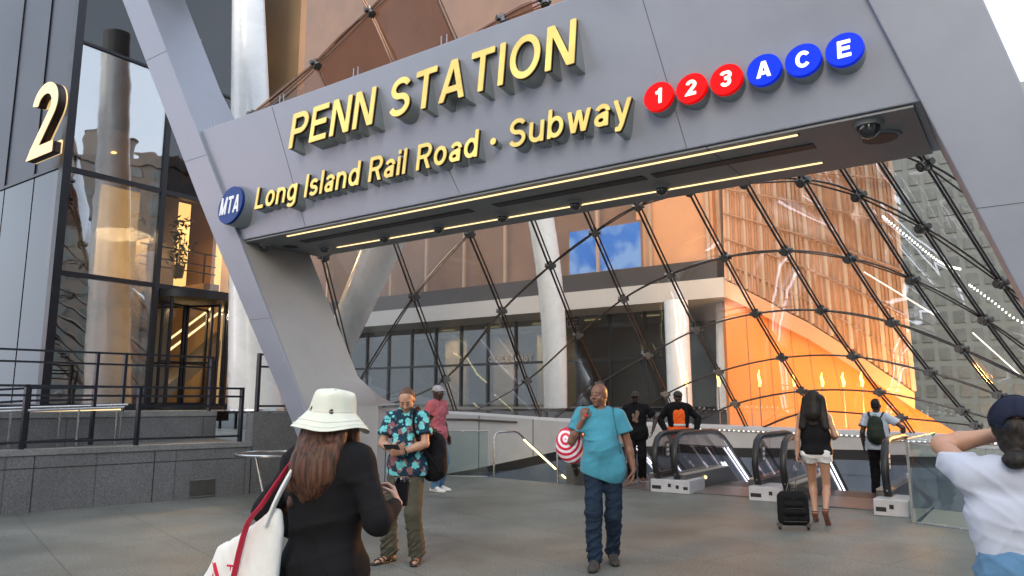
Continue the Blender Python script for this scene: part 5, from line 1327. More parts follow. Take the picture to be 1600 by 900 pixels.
def hand(F, w, fdir, pn, tdir, curl=.5, s=1., spread=.0, tcurl=.4, grip=None):
    """w wrist point; fdir finger direction; pn palm normal (fingers curl towards it); tdir thumb side"""
    w=np.array(w,float); f=unit(fdir); t=np.array(tdir,float); t=unit(t-f*t.dot(f)); p=np.cross(f,t); p=unit(p)
    if p.dot(np.array(pn,float))<0: p=-p
    for i in range(4):
        o=t*(.030-.020*i)*s; k0=w+f*.01*s+o*.6; k1=w+f*.082*s+o
        F.cap(k0,k1,.014*s,.0125*s,.008)
    L=[(.043,.026,.020),(.047,.030,.021),(.044,.028,.020),(.034,.021,.018)]
    for i in range(4):
        o=t*(.031-.0205*i)*s; q=w+f*(.083-.003*(i==3)-.002*(i==0))*s+o; ang=0; d0=unit(f+t*(spread*(1.5-i)*.5))
        for j,l in enumerate(L[i]):
            ang+=curl*(.9,1.05,.7)[j]*(1+.06*i); d=d0*math.cos(ang)+p*math.sin(ang); q2=q+d*l*s; F.cap(q,q2,(.0098,.0090,.0082)[j]*s,(.0092,.0084,.0070)[j]*s,.003); q=q2
    b0=w+f*.018*s+t*.026*s+p*.006*s; d=unit(f*.62+t*.75+p*.25); b1=b0+d*.042*s; d2=unit(f*.85+t*(.45-tcurl*.6)+p*(.25+tcurl)); b2=b1+d2*.033*s; b3=b2+unit(f+t*(.15-tcurl*.5)+p*(.2+tcurl))*.026*s
    F.cap(b0,b1,.0145*s,.0115*s,.008); F.cap(b1,b2,.0108*s,.0095*s,.003); F.cap(b2,b3,.0095*s,.0075*s,.003)

def make_person(label, loc, rz, H, c):
    """c: pose and clothing. Figure is 1.75 tall in local units, faces +Y, right side +X"""
    root=thing('person',label,'person',loc,rz); s=H/1.75; root.scale=(s,s,s)
    g=lambda k,d=None: c.get(k,d)
    h=g('h',.0085); wf=g('w',1.); fem=g('fem',False); lean=np.array(g('lean',(0,0)),float)   # lean: shoulder offset x,y
    hipc=V3(0,0,.93)+np.array(g('hip',(0,0,0))); tw=g('twist',0.)    # shoulder twist
    ct,st=math.cos(tw),math.sin(tw); sd_=V3(ct,st,0); fw=V3(-st,ct,0)
    shc=V3(lean[0],lean[1],1.42)+np.array(g('sh',(0,0,0))); sw=(.158 if fem else .178)*wf
    S={1:shc+sd_*sw,-1:shc-sd_*sw}; HP={1:hipc+V3(.088,0,-.02),-1:hipc-V3(.088,0,.02)}
    W_={1:np.array(g('wr')),-1:np.array(g('wl'))}; EP={1:g('er',(.3,-1,-.4)),-1:g('el',(-.3,-1,-.4))}
    for q in (1,-1):
        S[q]=S[q]+np.array(g('sr' if q>0 else 'sl',(0,0,0)))
        d=W_[q]-S[q]; L=np.linalg.norm(d)
        if L>.535: W_[q]=S[q]+d/L*.535
    E={q:ik(S[q],W_[q],.285,.255,EP[q]) for q in (1,-1)}
    A_={1:np.array(g('ar')),-1:np.array(g('al'))}; KP={1:g('kr',(.1,1,0)),-1:g('kl',(-.1,1,0))}
    for q in (1,-1):
        d=A_[q]-HP[q]; L=np.linalg.norm(d)
        if L>.845: A_[q]=HP[q]+d/L*.845
    K={q:ik(HP[q],A_[q],.435,.415,KP[q]) for q in (1,-1)}
    toe={1:g('tr',(.05,1,0)),-1:g('tl',(-.05,1,0))}
    neck=shc+V3(0,0,.05)-fw*.01; hy,hp,hr=g('head',(0,0,0)); HM=Matrix.Rotation(hy,3,'Z')@Matrix.Rotation(hp,3,'X')@Matrix.Rotation(hr,3,'Y')
    hc=neck+V3(0,0,.06)+np.array(HM@Vector((0,.022,.088)))
    HMn=np.array(HM); hd=lambda x,y,z: hc+HMn@V3(x,y,z)
    belly=g('belly',0.); fat=g('fat',1.)
    def torso(F,e=0.,top=True,sh_r=.056):
        p=hipc; up=shc-hipc
        F.cap(p+V3(-.055*wf,-.01,.0),p+V3(.055*wf,-.01,.0),(.112 if not fem else .116)*fat+e,(.112 if not fem else .116)*fat+e,.04,(0,1,0),.92)
        wz=(.098 if fem else .118)*fat; m=p+up*.42
        F.cap(m-sd_*.045*wf,m+sd_*.045*wf,wz+e,wz+e,.07,fw,.86)
        if belly: F.ell(p+up*.35+fw*.07,(.12+e,.07+belly+e*1.5,.14+e),.06)
        ch=p+up*.72+fw*.012; F.cap(ch-sd_*.062*wf,ch+sd_*.062*wf,.105*fat+e,.105*fat+e,.07,fw,.92)
        if fem: 
            for q in (1,-1): F.ell(p+up*.70+fw*.10+sd_*q*.065,(.05,.045,.055),.03)
        F.cap(S[-1]+V3(0,0,-.012)+sd_*.03,S[1]+V3(0,0,-.012)-sd_*.03,sh_r+e,sh_r+e,.05,fw,1.05)
        F.cap(neck-V3(0,0,.02)-sd_*.06,neck-V3(0,0,.02)+sd_*.06,.045+e,.045+e,.05)
    ar=g('arm',1.)*(.86 if fem else 1.)
    def arm(F,q,e=0.,upto=2,k=.03):
        F.cap(S[q],E[q],.051*ar+e,.039*ar+e,k)
        F.ell(S[q]+(E[q]-S[q])*.15,(.057*ar+e,)*3,.03)
        if upto>1:
            mid=E[q]+(W_[q]-E[q])*.3; F.cap(E[q],mid,.039*ar+e,.041*ar+e,.02); F.cap(mid,W_[q],.041*ar+e,.0265*ar+e,.02)
    lg=g('leg',1.)
    def leg(F,q,e=0.,e2=None,k=.03,foot=False):
        e2=e if e2 is None else e2
        F.cap(HP[q],K[q],.083*lg+e,.055*lg+e2,k); F.cap(HP[q]+V3(.01*q,-.02,0),HP[q]+(K[q]-HP[q])*.35,.085*lg+e,.07*lg+e,.03)
        m=K[q]+(A_[q]-K[q])*.30+unit(np.cross(A_[q]-K[q],V3(1,0,0)))*-.012; F.cap(K[q],m,.053*lg+e2,.052*lg+e2,.02); F.cap(m,A_[q],.052*lg+e2,.034*lg+e2,.03)
    lo=np.minimum.reduce([*S.values(),*W_.values(),*E.values(),*A_.values(),*K.values(),hc,hipc])-.3; hi=np.maximum.reduce([*S.values(),*W_.values(),*E.values(),*A_.values(),*K.values(),hc,hipc])+.3
    lo[2]=-.05
    def put(F,name,m,parent=root):
        o=bpy.data.objects.new(name,F.mesh(name,m)); C.objects.link(o); o.parent=parent; return o
    # ---- body
    F=Fld(lo,hi,h); torso(F)
    for q in (1,-1): arm(F,q); leg(F,q)
    F.cap(neck-V3(0,0,.03),hc+HMn@V3(0,-.02,-.05),.056*(.86 if fem else 1),.052*(.86 if fem else 1),.03)
    for q in (1,-1):
        fr=unit(W_[q]-E[q]); k='r' if q>0 else 'l'
        hd_=g('h'+k,{}); hand(F,W_[q]+fr*.005,hd_.get('f',fr),hd_.get('p',V3(-q,0,0)),hd_.get('t',V3(0,1,0)),hd_.get('curl',.32),hd_.get('s',1. if not fem else .9),hd_.get('spread',.1),hd_.get('tc',.3))
        t=unit(toe[q]); a=A_[q]; heel=a+V3(0,0,-.045)-t*.045; heel[2]=max(heel[2],.03) if not g('heels') else heel[2]; F.cap(a,heel,.036,.034,.02); ball=a+t*.125; ball[2]=.024 if g('heels') or a[2]<.12 else ball[2]-.06+t[2]*.0; F.cap(a-V3(0,0,.02),ball,.036,.028,.02,(0,0,1),.8); F.cap(ball,ball+t*.055+V3(0,0,-.004),.034,.018,.02,(0,0,1),.7)
        K[q+10]=ball
    # head
    hs=g('hs',1.)
    E_=lambda c_,r_,k=.015,op='u':F.ell(hd(*[x*hs for x in c_]),[x*hs for x in r_],k,HMn,op)
    E_((0,-.014,.032),(.075,.094,.084)); E_((0,.020,-.040),(.056,.066,.066),.03); E_((0,.066,-.090),(.026,.022,.020),.02); E_((0,-.03,-.03),(.06,.06,.06),.03)
    C_=lambda a,b,ra,rb,k=.01:F.cap(hd(*[x*hs for x in a]),hd(*[x*hs for x in b]),ra*hs,rb*hs,k)
    C_((-.036,.066,.030),(.036,.066,.030),.016,.016,.014); 
    for q in (1,-1): E_((q*.040,.052,-.028),(.028,.028,.026),.02); E_((q*.031,.094,.010),(.014,.013,.010),.010,'s'); E_((q*.030,.076,.009),(.013,.013,.011),.004); E_((q*.077,-.008,-.004),(.010,.019,.032),.006)
    C_((0,.082,.018),(0,.106,-.020),.008,.0125,.008); C_((-.011,.094,-.026),(.011,.094,-.026),.009,.009,.006); C_((-.018,.084,-.054),(.018,.084,-.054),.0075,.0075,.006); C_((-.014,.083,-.064),(.014,.083,-.064),.0080,.0080,.006)
    put(F,'body',g('skin','skin_light'))
    # ---- face details
    if not g('noface'):
        for q in (1,-1):
            mb=MB(); mb.use('eye_white'); sphere(mb,hd(q*.030*hs,.0752*hs,.010*hs),.0118*hs,12,8); mb.use('eye_dark'); sphere(mb,hd(q*.029*hs,.0815*hs,.0095*hs),.0066*hs,10,6)
            o=mb_local(mb,'eye',root)
        mb=MB(); mb.use('lip_dark' if 'dark' in g('skin') or 'brown' in g('skin') else 'lip'); mb.tube([hd(-.021*hs,.0845*hs,-.059*hs),hd(0,.0935*hs,-.0585*hs),hd(.021*hs,.0845*hs,-.059*hs)],[.003*hs,.0052*hs,.003*hs],8); mb_local(mb,'mouth',root,True)
        for q in (1,-1):
            mb=MB(); mb.use('hair_dark'); mb.tube([hd(q*.014*hs,.084*hs,.029*hs),hd(q*.032*hs,.083*hs,.034*hs),hd(q*.050*hs,.068*hs,.028*hs)],[.003*hs,.0036*hs,.002*hs],6); mb_local(mb,'eyebrow',root,True)
    ctx=dict(S=S,E=E,W=W_,A=A_,K=K,HP=HP,neck=neck,hc=hc,hd=hd,HM=HMn,shc=shc,hipc=hipc,torso=torso,arm=arm,leg=leg,put=put,lo=lo,hi=hi,h=h,fw=fw,sd=sd_,root=root,toe=toe,c=c,hs=hs,fem=fem)
    return root,ctx
def mb_local(mb,name,root,smooth=True):
    me=bpy.data.meshes.new(name); me.from_pydata([tuple(v) for v in mb.v],[],mb.f)
    for m in mb.mats: me.materials.append(m)
    me.polygons.foreach_set('material_index',mb.mi); bm=bmesh.new(); bm.from_mesh(me); bmesh.ops.recalc_face_normals(bm,faces=bm.faces); bm.to_mesh(me); bm.free()
    if smooth: smooth_by_angle(me)
    o=bpy.data.objects.new(name,me); C.objects.link(o); o.parent=root; return o
def shirt(x, m, sleeve=.55, hem=.84, e=.013, loose=.012, both=(1,1), neckr=.062, wr=.006, name='shirt', seed=1, long=False, jacket=False, hemk=None, vneck=0.):
    F=Fld(x['lo'],x['hi'],x['h']); x['torso'](F,e+loose*.3,sh_r=.058)
    hc_=x['hipc']; F.cap(hc_+V3(-.06,-.005,.03),hc_+V3(.06,-.005,.03),.118*x['c'].get('fat',1)+e+loose,.118*x['c'].get('fat',1)+e+loose,.05,(0,1,0),.92)
    F.cap(hc_+V3(-.06,-.005,-.06),hc_+V3(.06,-.005,-.06),.115*x['c'].get('fat',1)+e+loose,.115*x['c'].get('fat',1)+e+loose,.05,(0,1,0),.92)
    for q,b in zip((1,-1),both):
        if not b: continue
        S,E,Wr=x['S'][q],x['E'][q],x['W'][q]
        if long:
            x['arm'](F,q,e+loose*.5,2); cp=E+(Wr-E)*sleeve; F.cut(cp,Wr-E,.13)
        else:
            cp=S+(E-S)*min(sleeve+.1,1.); F.cap(S,cp,.056+e,.056+e+loose*.8,.035); cp=S+(E-S)*sleeve; F.cut(cp,E-S,.12)
    if wr: F.wob(wr,19,seed,.8,6); F.folds(wr*1.25,24,seed+5,3,(.35,.2,1)); F.folds(wr*.9,30,seed+9,2,(1,.3,.35))
    z=hem; F.cut(V3(0,0,z),(0,0,-1) if hemk is None else hemk)
    n=x['neck']; 
    F.ell(n+V3(0,0,.055)+x['fw']*.02,(neckr,neckr*1.05,.062),.006,None,'s')
    if vneck: F.cap(n+x['fw']*.09+V3(0,0,.03),n+x['fw']*.11-V3(0,0,vneck),.045,.008,.01,op='s')
    for q in (1,-1):      # nothing above the shoulders near the head
        pass
    F.cut(V3(0,0,x['neck'][2]+.055),(0,0,1))if x['c'].get('cutneck',1) else None
    return x['put'](F,name,m)
def trousers(x, m, e=.012, loose=.02, top=.98, wr=.006, name='trousers', seed=3, short=None, flare=0.):
    lo=x['lo'].copy(); hi=x['hi'].copy(); hi[2]=1.3; F=Fld(lo,hi,x['h'])
    p=x['hipc']; r=.114*x['c'].get('fat',1)+e; F.cap(p+V3(-.055,-.01,.02),p+V3(.055,-.01,.02),r,r,.03,(0,1,0),.93)
    if top>1.1: F.cap(p+V3(-.05,-.005,.16),p+V3(.05,-.005,.16),r,r,.05,(0,1,0),.95)
    for q in (1,-1):
        HP,K,A=x['HP'][q],x['K'][q],x['A'][q]; lg=x['c'].get('leg',1.)
        F.cap(HP,K,.086*lg+e,.058*lg+e+loose*.5,.035); F.cap(HP+V3(.01*q,-.025,0),HP+(K-HP)*.4,.088*lg+e,.07*lg+e,.03)
        if short is None:
            F.cap(K,A+(K-A)*.02,.058*lg+e+loose*.5,.040*lg+e+loose+flare,.03)
            F.cut(A+V3(0,0,-.025),A-K,.15)
        else: F.cut(HP+(K-HP)*short,K-HP,.8)
    if wr: F.wob(wr*.8,20,seed,.8,6); F.folds(wr*1.0,30,seed+3,3,(.3,.3,1)); F.folds(wr*1.2,55,seed+4,2,(.2,.2,1),x['lo'],V3(x['hi'][0],x['hi'][1],.32))
    F.cut(V3(0,0,top),(0,0,1)); return x['put'](F,name,m)
def shoes(x, m, name='shoe', e=.010, sole='cloth_canvas', high=0.0, solem='rubber'):
    for q in (1,-1):
        a=x['A'][q]; t=unit(x['toe'][q]); ball=x['K'][q+10]; heel=a+V3(0,0,-.045)-t*.05; heel[2]=max(heel[2],.035) if a[2]<.14 else heel[2]
        lo=np.minimum(a,ball)-.2; hi=np.maximum(a,ball)+.22; F=Fld(lo,hi,.006)
        F.cap(a+V3(0,0,high),heel,.042+e,.036+e,.02); F.cap(a-V3(0,0,.01),ball,.038+e,.033+e,.02,(0,0,1),.85); F.cap(ball,ball+t*.065,.038+e,.028+e,.02,(0,0,1),.75)
        F.cut(a+V3(0,0,.02+high),(0,0,1),.2)
        if a[2]<.14: F.cut(V3(a[0],a[1],.003),(0,0,-1),.4)
        sh_=x['put'](F,name,m)
        F=Fld(lo,hi,.006); F.cap(heel,ball,.036+e+.006,.038+e+.006,.01,(0,0,1),.8); F.cap(ball,ball+t*.068,.040+e+.004,.030+e+.004,.01,(0,0,1),.8)
        base=min(heel[2],ball[2]); 
        if a[2]<.14: F.cut(V3(a[0],a[1],.024),(0,0,1),.4); F.cut(V3(a[0],a[1],.0005),(0,0,-1),.4)
        else: n=np.cross(t,np.cross(V3(0,0,1),t)); F.cut(heel-V3(0,0,.02),(0,.0,1),.4)
        x['put'](F,'sole',solem,sh_)
def box_local(parent,name,m,c,d,rot=None,bev=.004):
    mb=MB(); mb.use(m); Mx=rot or Matrix.Identity(3); P=[Vector(c)+Mx@Vector((sx*d[0]/2,sy*d[1]/2,sz*d[2]/2)) for sz in (-1,1) for sx,sy in ((-1,-1),(1,-1),(1,1),(-1,1))]
    mb.hexa(P); o=mb_local(mb,name,parent,False); b=o.modifiers.new('bevel','BEVEL'); b.width=bev; b.segments=2; return o
def localthing(name,label,cat,ref,group=None):
    """top-level thing that shares the frame of a person's root"""
    t=thing(name,label,cat,tuple(ref.location),ref.rotation_euler.z,group); t.scale=ref.scale; return t
def hair_cap(x, m, thick=.012, front=.05, low=-.06, name='hair', wob=.004):
    F=Fld(x['hc']-.2,x['hc']+.2,.006); hd=x['hd']; hs=x['hs']
    F.ell(hd(0,-.016*hs,.034*hs),[a*hs for a in (.075+thick,.094+thick,.084+thick)],.01,x['HM']); F.ell(hd(0,-.045,-.02),(.066+thick*.5,.055+thick,.06),.02,x['HM'])
    if wob: F.wob(wob,70,4)
    fz=x['HM']@V3(0,.95,-.55); F.cut(hd(0,front,.045),fz); F.cut(hd(0,0,low),x['HM']@V3(0,0,-1)); return x['put'](F,name,m)

# ---------------------------------------------------------------- 1 man in the teal tee, walking towards us
r,x=make_person('bald man in a teal tee walking towards us with a red and white bag',(.90,7.48,0),math.pi-.10,1.76,
 dict(skin='skin_brown',wr=(.19,.09,1.385),er=(.45,-.1,-1),sr=(0,0,.015),wl=(-.30,.05,.86),el=(-.45,-1,0),lean=(.02,.0),twist=-.05,belly=.03,fat=1.03,
  ar=(.10,.14,.075),al=(-.08,-.16,.10),tr=(.12,1,-.0),tl=(-.1,1,0),head=(-.42+.9*1-.05,-.02,.0) if 0 else (-.55,-.02,0),w=1.04,
  hr=dict(f=(-.15,.05,.95),p=(-.3,-.9,0),t=(-.9,.2,0),curl=1.15,tc=.6),hl=dict(f=(.12,.18,-1),p=(.9,-.1,0),t=(.1,1,0),curl=.45)))
shirt(x,'cloth_teal',sleeve=.62,hem=.80,loose=.030,e=.014,wr=.0038,seed=17,hemk=(.35,.0,-1))
trousers(x,'denim_dark',loose=.022,wr=.008,top=.97); shoes(x,'shoe_grey',high=.04)
teal=(r,x)
# ---------------------------------------------------------------- 2 man in the floral shirt looking at a phone
r,x=make_person('man in a cyan floral shirt and olive trousers looking down at his phone',(-1.06,7.66,0),math.pi-.28,1.74,
 dict(skin='skin_tan',wr=(.03,.26,1.10),er=(.9,-.3,-.6),wl=(-.055,.27,1.08),el=(-.9,-.3,-.5),lean=(0,.02),head=(.22,-.62,0),belly=.02,
  ar=(.15,.06,.085),al=(-.13,.0,.085),tr=(.35,1,0),tl=(-.25,1,0),w=1.02,
  hr=dict(f=(-.75,.45,.15),p=(0,.3,.95),t=(.1,.5,.9),curl=.75,tc=.2),hl=dict(f=(.85,.35,.05),p=(.2,.1,.9),t=(0,.6,.9),curl=.8,tc=.4)))
shirt(x,'cloth_floral',sleeve=.72,hem=.84,loose=.028,e=.014,wr=.006,seed=21); trousers(x,'cloth_olive',loose=.028,wr=.008,top=.96,flare=.01)
hair_cap(x,'hair_thin',.006,-.005,-.05)
for q in (1,-1):      # sandals
    a=x['A'][q]; t=unit(x['toe'][q]); b_=x['K'][q+10]; s_=np.cross(t,V3(0,0,1)); sh=None
    F=Fld(np.minimum(a,b_)-.17,np.maximum(a,b_)+.2,.006); F.cap(a-t*.05+V3(0,0,-.06),b_+t*.07,.045,.046,.01); F.cut(V3(0,0,.022),(0,0,1)); F.cut(V3(0,0,.001),(0,0,-1)); sh=x['put'](F,'sandal','rubber')
    mb=MB(); mb.use('shoe_grey')
    for o_,hh in ((.02,.085),(.10,.062),(.15,.05)):
        c0=a+t*o_; c0[2]=0; mb.tube([c0-s_*.048+V3(0,0,.02),c0-s_*.036+V3(0,0,hh*.8),c0+V3(0,0,hh+.004),c0+s_*.036+V3(0,0,hh*.8),c0+s_*.048+V3(0,0,.02)],.011,6,flat=(1,.5))
    mb_local(mb,'strap',sh)
flo=(r,x)
# ---------------------------------------------------------------- 3 man in pink behind
r,x=make_person('man in a pink tee and grey cap standing behind the floral shirt',(-1.36,13.6,0),math.pi+1.0,1.88,
 dict(skin='skin_dark',wr=(.2,.12,.98),wl=(-.24,.05,.9),ar=(.10,.05,.085),al=(-.10,0,.085),head=(.1,-.05,0),h=.011))
shirt(x,'cloth_pink',sleeve=.6,hem=.82,loose=.03); trousers(x,'denim_light',loose=.02); shoes(x,'shoe_white',solem='shoe_white')
hd=x['hd']; F=Fld(x['hc']-.22,x['hc']+.22,.007); F.ell(hd(0,-.012,.045),(.088,.106,.085),.01,x['HM']); F.cap(hd(0,-.09,.02),hd(0,-.15,-.03),.03,.02,.03); F.cut(hd(0,0,.022),x['HM']@V3(0,-.2,-1)) ; F.cap(hd(-.03,.07,.04),hd(.03,.07,.04),.05,.05,.02,x['HM']@V3(0,0,1),.25); x['put'](F,'cap','cap_grey')
# ---------------------------------------------------------------- 4 man in black with camo cap
r,x=make_person('man in a black printed tee and camouflage cap stepping off the left escalator',(2.50,15.15,0),math.pi-.15,1.80,
 dict(skin='skin_dark',wr=(.24,.1,.92),wl=(-.32,.08,.98),el=(-1,-.3,-.2),ar=(.10,.12,.085),al=(-.10,-.08,.095),head=(-.1,-.1,0),fat=1.12,w=1.1,h=.011))
shirt(x,'cloth_black',sleeve=.75,hem=.80,loose=.035); trousers(x,'cloth_black',loose=.03); shoes(x,'shoe_brown',solem='shoe_white')
hd=x['hd']; F=Fld(x['hc']-.22,x['hc']+.22,.007); F.ell(hd(0,-.012,.045),(.088,.106,.085),.01,x['HM']); F.cut(hd(0,0,.03),x['HM']@V3(0,-.1,-1)); F.cap(hd(-.035,.10,.045),hd(.035,.10,.045),.055,.055,.02,x['HM']@V3(0,0,1),.2); x['put'](F,'cap','cap_camo')
mb=MB(); mb.use('glass_black'); mb.tube([hd(-.075,.02,.012),hd(-.055,.09,.012),hd(-.03,.105,.006),hd(0,.103,.014),hd(.03,.105,.006),hd(.055,.09,.012),hd(.075,.02,.012)],.014,8,flat=(1,1)); mb_local(mb,'sunglasses',r)
F=Fld(x['hc']-.2,x['hc']+.2,.007); F.ell(hd(0,.045,-.075),(.056,.06,.05),.01,x['HM']); F.cut(hd(0,.0,-.045),x['HM']@V3(0,0,1)); x['put'](F,'beard','hair_dark')
mb=MB(); mb.use('wall_brown'); 
for k in range(9): a=rnd.uniform(-.07,.07); z=1.16+rnd.random()*.18; sphere(mb,(a,.168+rnd.uniform(-.004,.006),z),.03,8,6,1,.25,1.3)
mb_local(mb,'shirt_print',r)
# ---------------------------------------------------------------- 5 man in orange hi-vis
r,x=make_person('man in a bright orange safety tee under an open black jacket behind the escalator',(3.36,15.15,0),math.pi-.1,1.80,
 dict(skin='skin_dark',wr=(.27,.1,.98),er=(1,-.4,0),wl=(-.32,.16,1.0),el=(-1,-.4,0),ar=(.10,.05,.085),al=(-.10,0,.085),head=(.12,-.05,0),fat=1.06,h=.011))
shirt(x,'cloth_orange',sleeve=.12,both=(0,0),hem=.80,loose=.03,name='safety_tee'); trousers(x,'cloth_black',loose=.02); shoes(x,'cloth_black')
F=Fld(x['lo'],x['hi'],.011); x['torso'](F,.04,sh_r=.062); p=x['hipc']; F.cap(p+V3(-.07,0,-.05),p+V3(.07,0,-.05),.16,.16,.05,(0,1,0),.92)
for q in (1,-1): x['arm'](F,q,.022,2)
for q in (1,-1): F.cut(x['W'][q],x['W'][q]-x['E'][q],.12)
F.wob(.006,20,5); F.cap((-.06,.225,.7),(-.05,.21,1.46),.13,.11,.01,op='s'); F.cap((.06,.225,.7),(.05,.21,1.46),.13,.11,.01,op='s'); F.cut(V3(0,0,.78),(0,0,-1)); F.ell(x['neck']+V3(0,.03,.07),(.07,.08,.07),.005,None,'s'); x['put'](F,'jacket','cloth_black')
mb=MB(); mb.use('cloth_silver'); mb.tube([(-.11,.135,1.09),(-.06,.172,1.09),(0,.186,1.09),(.06,.172,1.09),(.11,.135,1.09)],.022,8,flat=(.35,1)); mb_local(mb,'reflective_band',r)
hd=x['hd']; F=Fld(x['hc']-.22,x['hc']+.22,.007); F.ell(hd(0,-.012,.045),(.090,.108,.088),.01,x['HM']); F.cut(hd(0,0,.03),x['HM']@V3(0,-.1,-1)); F.cap(hd(-.03,.10,.045),hd(.03,.10,.045),.045,.045,.02,x['HM']@V3(0,0,1),.2); x['put'](F,'cap','cap_camo')
# ---------------------------------------------------------------- 6 woman with suitcase
r,x=make_person('long haired woman in a black sleeveless top and white shorts pulling a black suitcase',(4.02,9.98,0),-.50,1.72,
 dict(skin='skin_tan',fem=True,wr=(.21,.20,1.10),er=(.4,-1,-.4),wl=(-.24,-.10,.86),el=(-.5,-.7,0),ar=(.09,-.20,.19),al=(-.07,.06,.12),tr=(.1,.85,-.55),tl=(-.05,.9,-.35),kr=(0,1,.2),
  head=(.35,0,0),noface=1,heels=1,leg=.92,hl=dict(f=(-.05,-.1,-1),p=(.9,0,0),t=(0,1,0),curl=.9),hr=dict(f=(-.3,.8,.3),p=(-1,0,0),t=(0,.2,1),curl=.5)))
F=Fld(x['lo'],x['hi'],.0085); x['torso'](F,.014,sh_r=.05); p=x['hipc']; F.cap(p+V3(-.065,-.005,.0),p+V3(.065,-.005,.0),.14,.14,.05,(0,1,0),.9); F.cap(p+V3(-.055,-.0,.2),p+V3(.055,-.0,.2),.125,.125,.08,(0,1,0),.9)
for q in (1,-1): F.cut(x['S'][q]-x['sd']*q*.012,x['sd']*q+V3(0,0,.25),.2)
F.wob(.005,22,3); F.cut(V3(0,0,.90),(0,0,-1)); F.ell(x['neck']+V3(0,.03,.07),(.075,.085,.075),.005,None,'s'); x['put'](F,'top','cloth_black')
trousers(x,'shorts_white',short=.24,loose=.03,e=.022,top=.97,name='shorts')
hd=x['hd']; F=Fld(x['hc']-.62,x['hc']+.25,.007); F.ell(hd(0,-.02,.04),(.098,.115,.10),.02,x['HM'])
b0=hd(0,-.06,-.02); F.cap(hd(0,-.05,.0),x['shc']-x['fw']*.10+V3(0,0,.02),.098,.10,.04,x['fw'],.75)
for q,w_ in ((1,.125),(-1,.12),(.3,.07),(-.4,.07),(1.25,.11),(-1.2,.12)): F.cap(hd(q*w_*.62,-.05,-.0),x['shc']-x['fw']*.10+x['sd']*q*w_*1.1-V3(0,0,.10+.05*abs(q)),.062,.034,.03,x['fw'],.6)
F.wob(.0035,42,8,.22,7); F.wob(.0016,120,9,.15,5); F.ell(hd(0,.10,-.03),(.075,.07,.11),.01,x['HM'],'s'); x['put'](F,'hair','hair_dark')
for q in (1,-1):
    a=x['A'][q]; t=unit(x['toe'][q]); b_=x['K'][q+10]; heel=a-t*.05+V3(0,0,-.04); F=Fld(np.minimum(a,b_)-.16,np.maximum(a,b_)+.17,.006)
    F.cap(heel,b_,.036,.036,.01); F.cap(b_,b_+t*.05,.038,.024,.01,(0,0,1),.8); F.cap(heel+V3(0,0,.03),a+V3(0,0,.0),.042,.044,.01); F.ell(a+t*.05+V3(0,0,.03),(.05,.05,.045),.01,None,'s'); F.cut(a+V3(0,0,.012),(0,0,1),.3); sh=x['put'](F,'shoe','shoe_brown')
    mb=MB(); mb.use('shoe_brown'); mb.tube([heel,V3(heel[0],heel[1],min(heel[2]-.01,max(.0,heel[2]-.09)))],[.016,.007],8); mb_local(mb,'heel',sh); mb=MB(); mb.use('shoe_brown')
    mb.tube([a+V3(.045*math.cos(k*.524),.045*math.sin(k*.524),.03) for k in range(12)],.006,6,closed=True); mb_local(mb,'strap',sh)
suitw=(r,x)
# ---------------------------------------------------------------- 7 man with backpack going down
bpv=(8.02,7.45); P=W(bpv[0],bpv[1],-.12)
r,x=make_person('man in a pale blue shirt with a dark backpack riding down the right escalator',tuple(P),-.62,1.76,
 dict(skin='skin_dark',wr=(.36,.20,1.08),er=(.8,-.6,0),wl=(-.25,.05,.92),ar=(.10,.05,.085),al=(-.10,0,.085),head=(-.1,0,0),noface=1,h=.0105))
shirt(x,'cloth_pale_blue',sleeve=.62,hem=.86,loose=.03); trousers(x,'cloth_black',loose=.02); shoes(x,'cloth_black'); hair_cap(x,'hair_dark',.008,.06,-.05)
bm_=(r,x)
# ---------------------------------------------------------------- 8 foreground woman with white bucket hat
r,x=make_person('woman in a white bucket hat and black sweater holding a takeaway cup',(-.80,3.30,0),-.42,1.60,
 dict(skin='skin_light',fem=True,fat=1.06,w=1.08,wr=(.26,.21,1.215),er=(.6,-.5,-1),sl=(0,0,-.02),wl=(-.22,.14,1.02),el=(-1,-.5,-.3),ar=(.10,.02,.085),al=(-.10,0,.085),head=(-.28,-.04,.10),noface=1,h=.007,
  hr=dict(f=(-.45,.30,.55),p=(-.8,.2,.2),t=(-.1,-.35,.9),curl=.62,tc=.55,s=.92)))
F=Fld(x['lo'],x['hi'],.0085); x['torso'](F,.040,sh_r=.072)
p=x['hipc']; F.cap(p+V3(-.07,0,-.02),p+V3(.07,0,-.02),.155,.155,.06,(0,1,0),.92)
for q in (1,-1): 
    S,E,Wr=x['S'][q],x['E'][q],x['W'][q]; F.cap(S,E,.074,.066,.05); F.cap(E,Wr,.066,.046,.03); F.cut(E+(Wr-E)*.93,Wr-E,.12)
F.wob(.008,15,13,.8,6); F.folds(.0055,17,14,3,(.5,.2,1)); F.folds(.004,24,15,2,(1,.3,.5)); F.cut(V3(0,0,.80),(0,0,-1)); F.ell(x['neck']+V3(0,.03,.08),(.07,.08,.07),.005,None,'s'); x['put'](F,'sweater','cloth_black')
trousers(x,'cloth_black',loose=.03); shoes(x,'cloth_black')
hd=x['hd']; F=Fld(x['hc']-.62,x['hc']+.25,.006); F.ell(hd(0,-.015,.02),(.092,.108,.10),.02,x['HM'])
F.cap(hd(0,-.05,-.03),x['shc']-x['fw']*.10-V3(0,0,.03),.094,.135,.04,x['fw'],.60)
for q,w_,l in ((1,.12,.03),(-1,.13,.19),(.35,.08,.08),(-.4,.11,.16),(1.25,.11,-.03),(-1.4,.11,.10)): F.cap(hd(q*w_*.65,-.04,-.05),x['shc']-x['fw']*(.115)+x['sd']*q*w_*.9-V3(0,0,l),.055,.022,.035,x['fw'],.6)
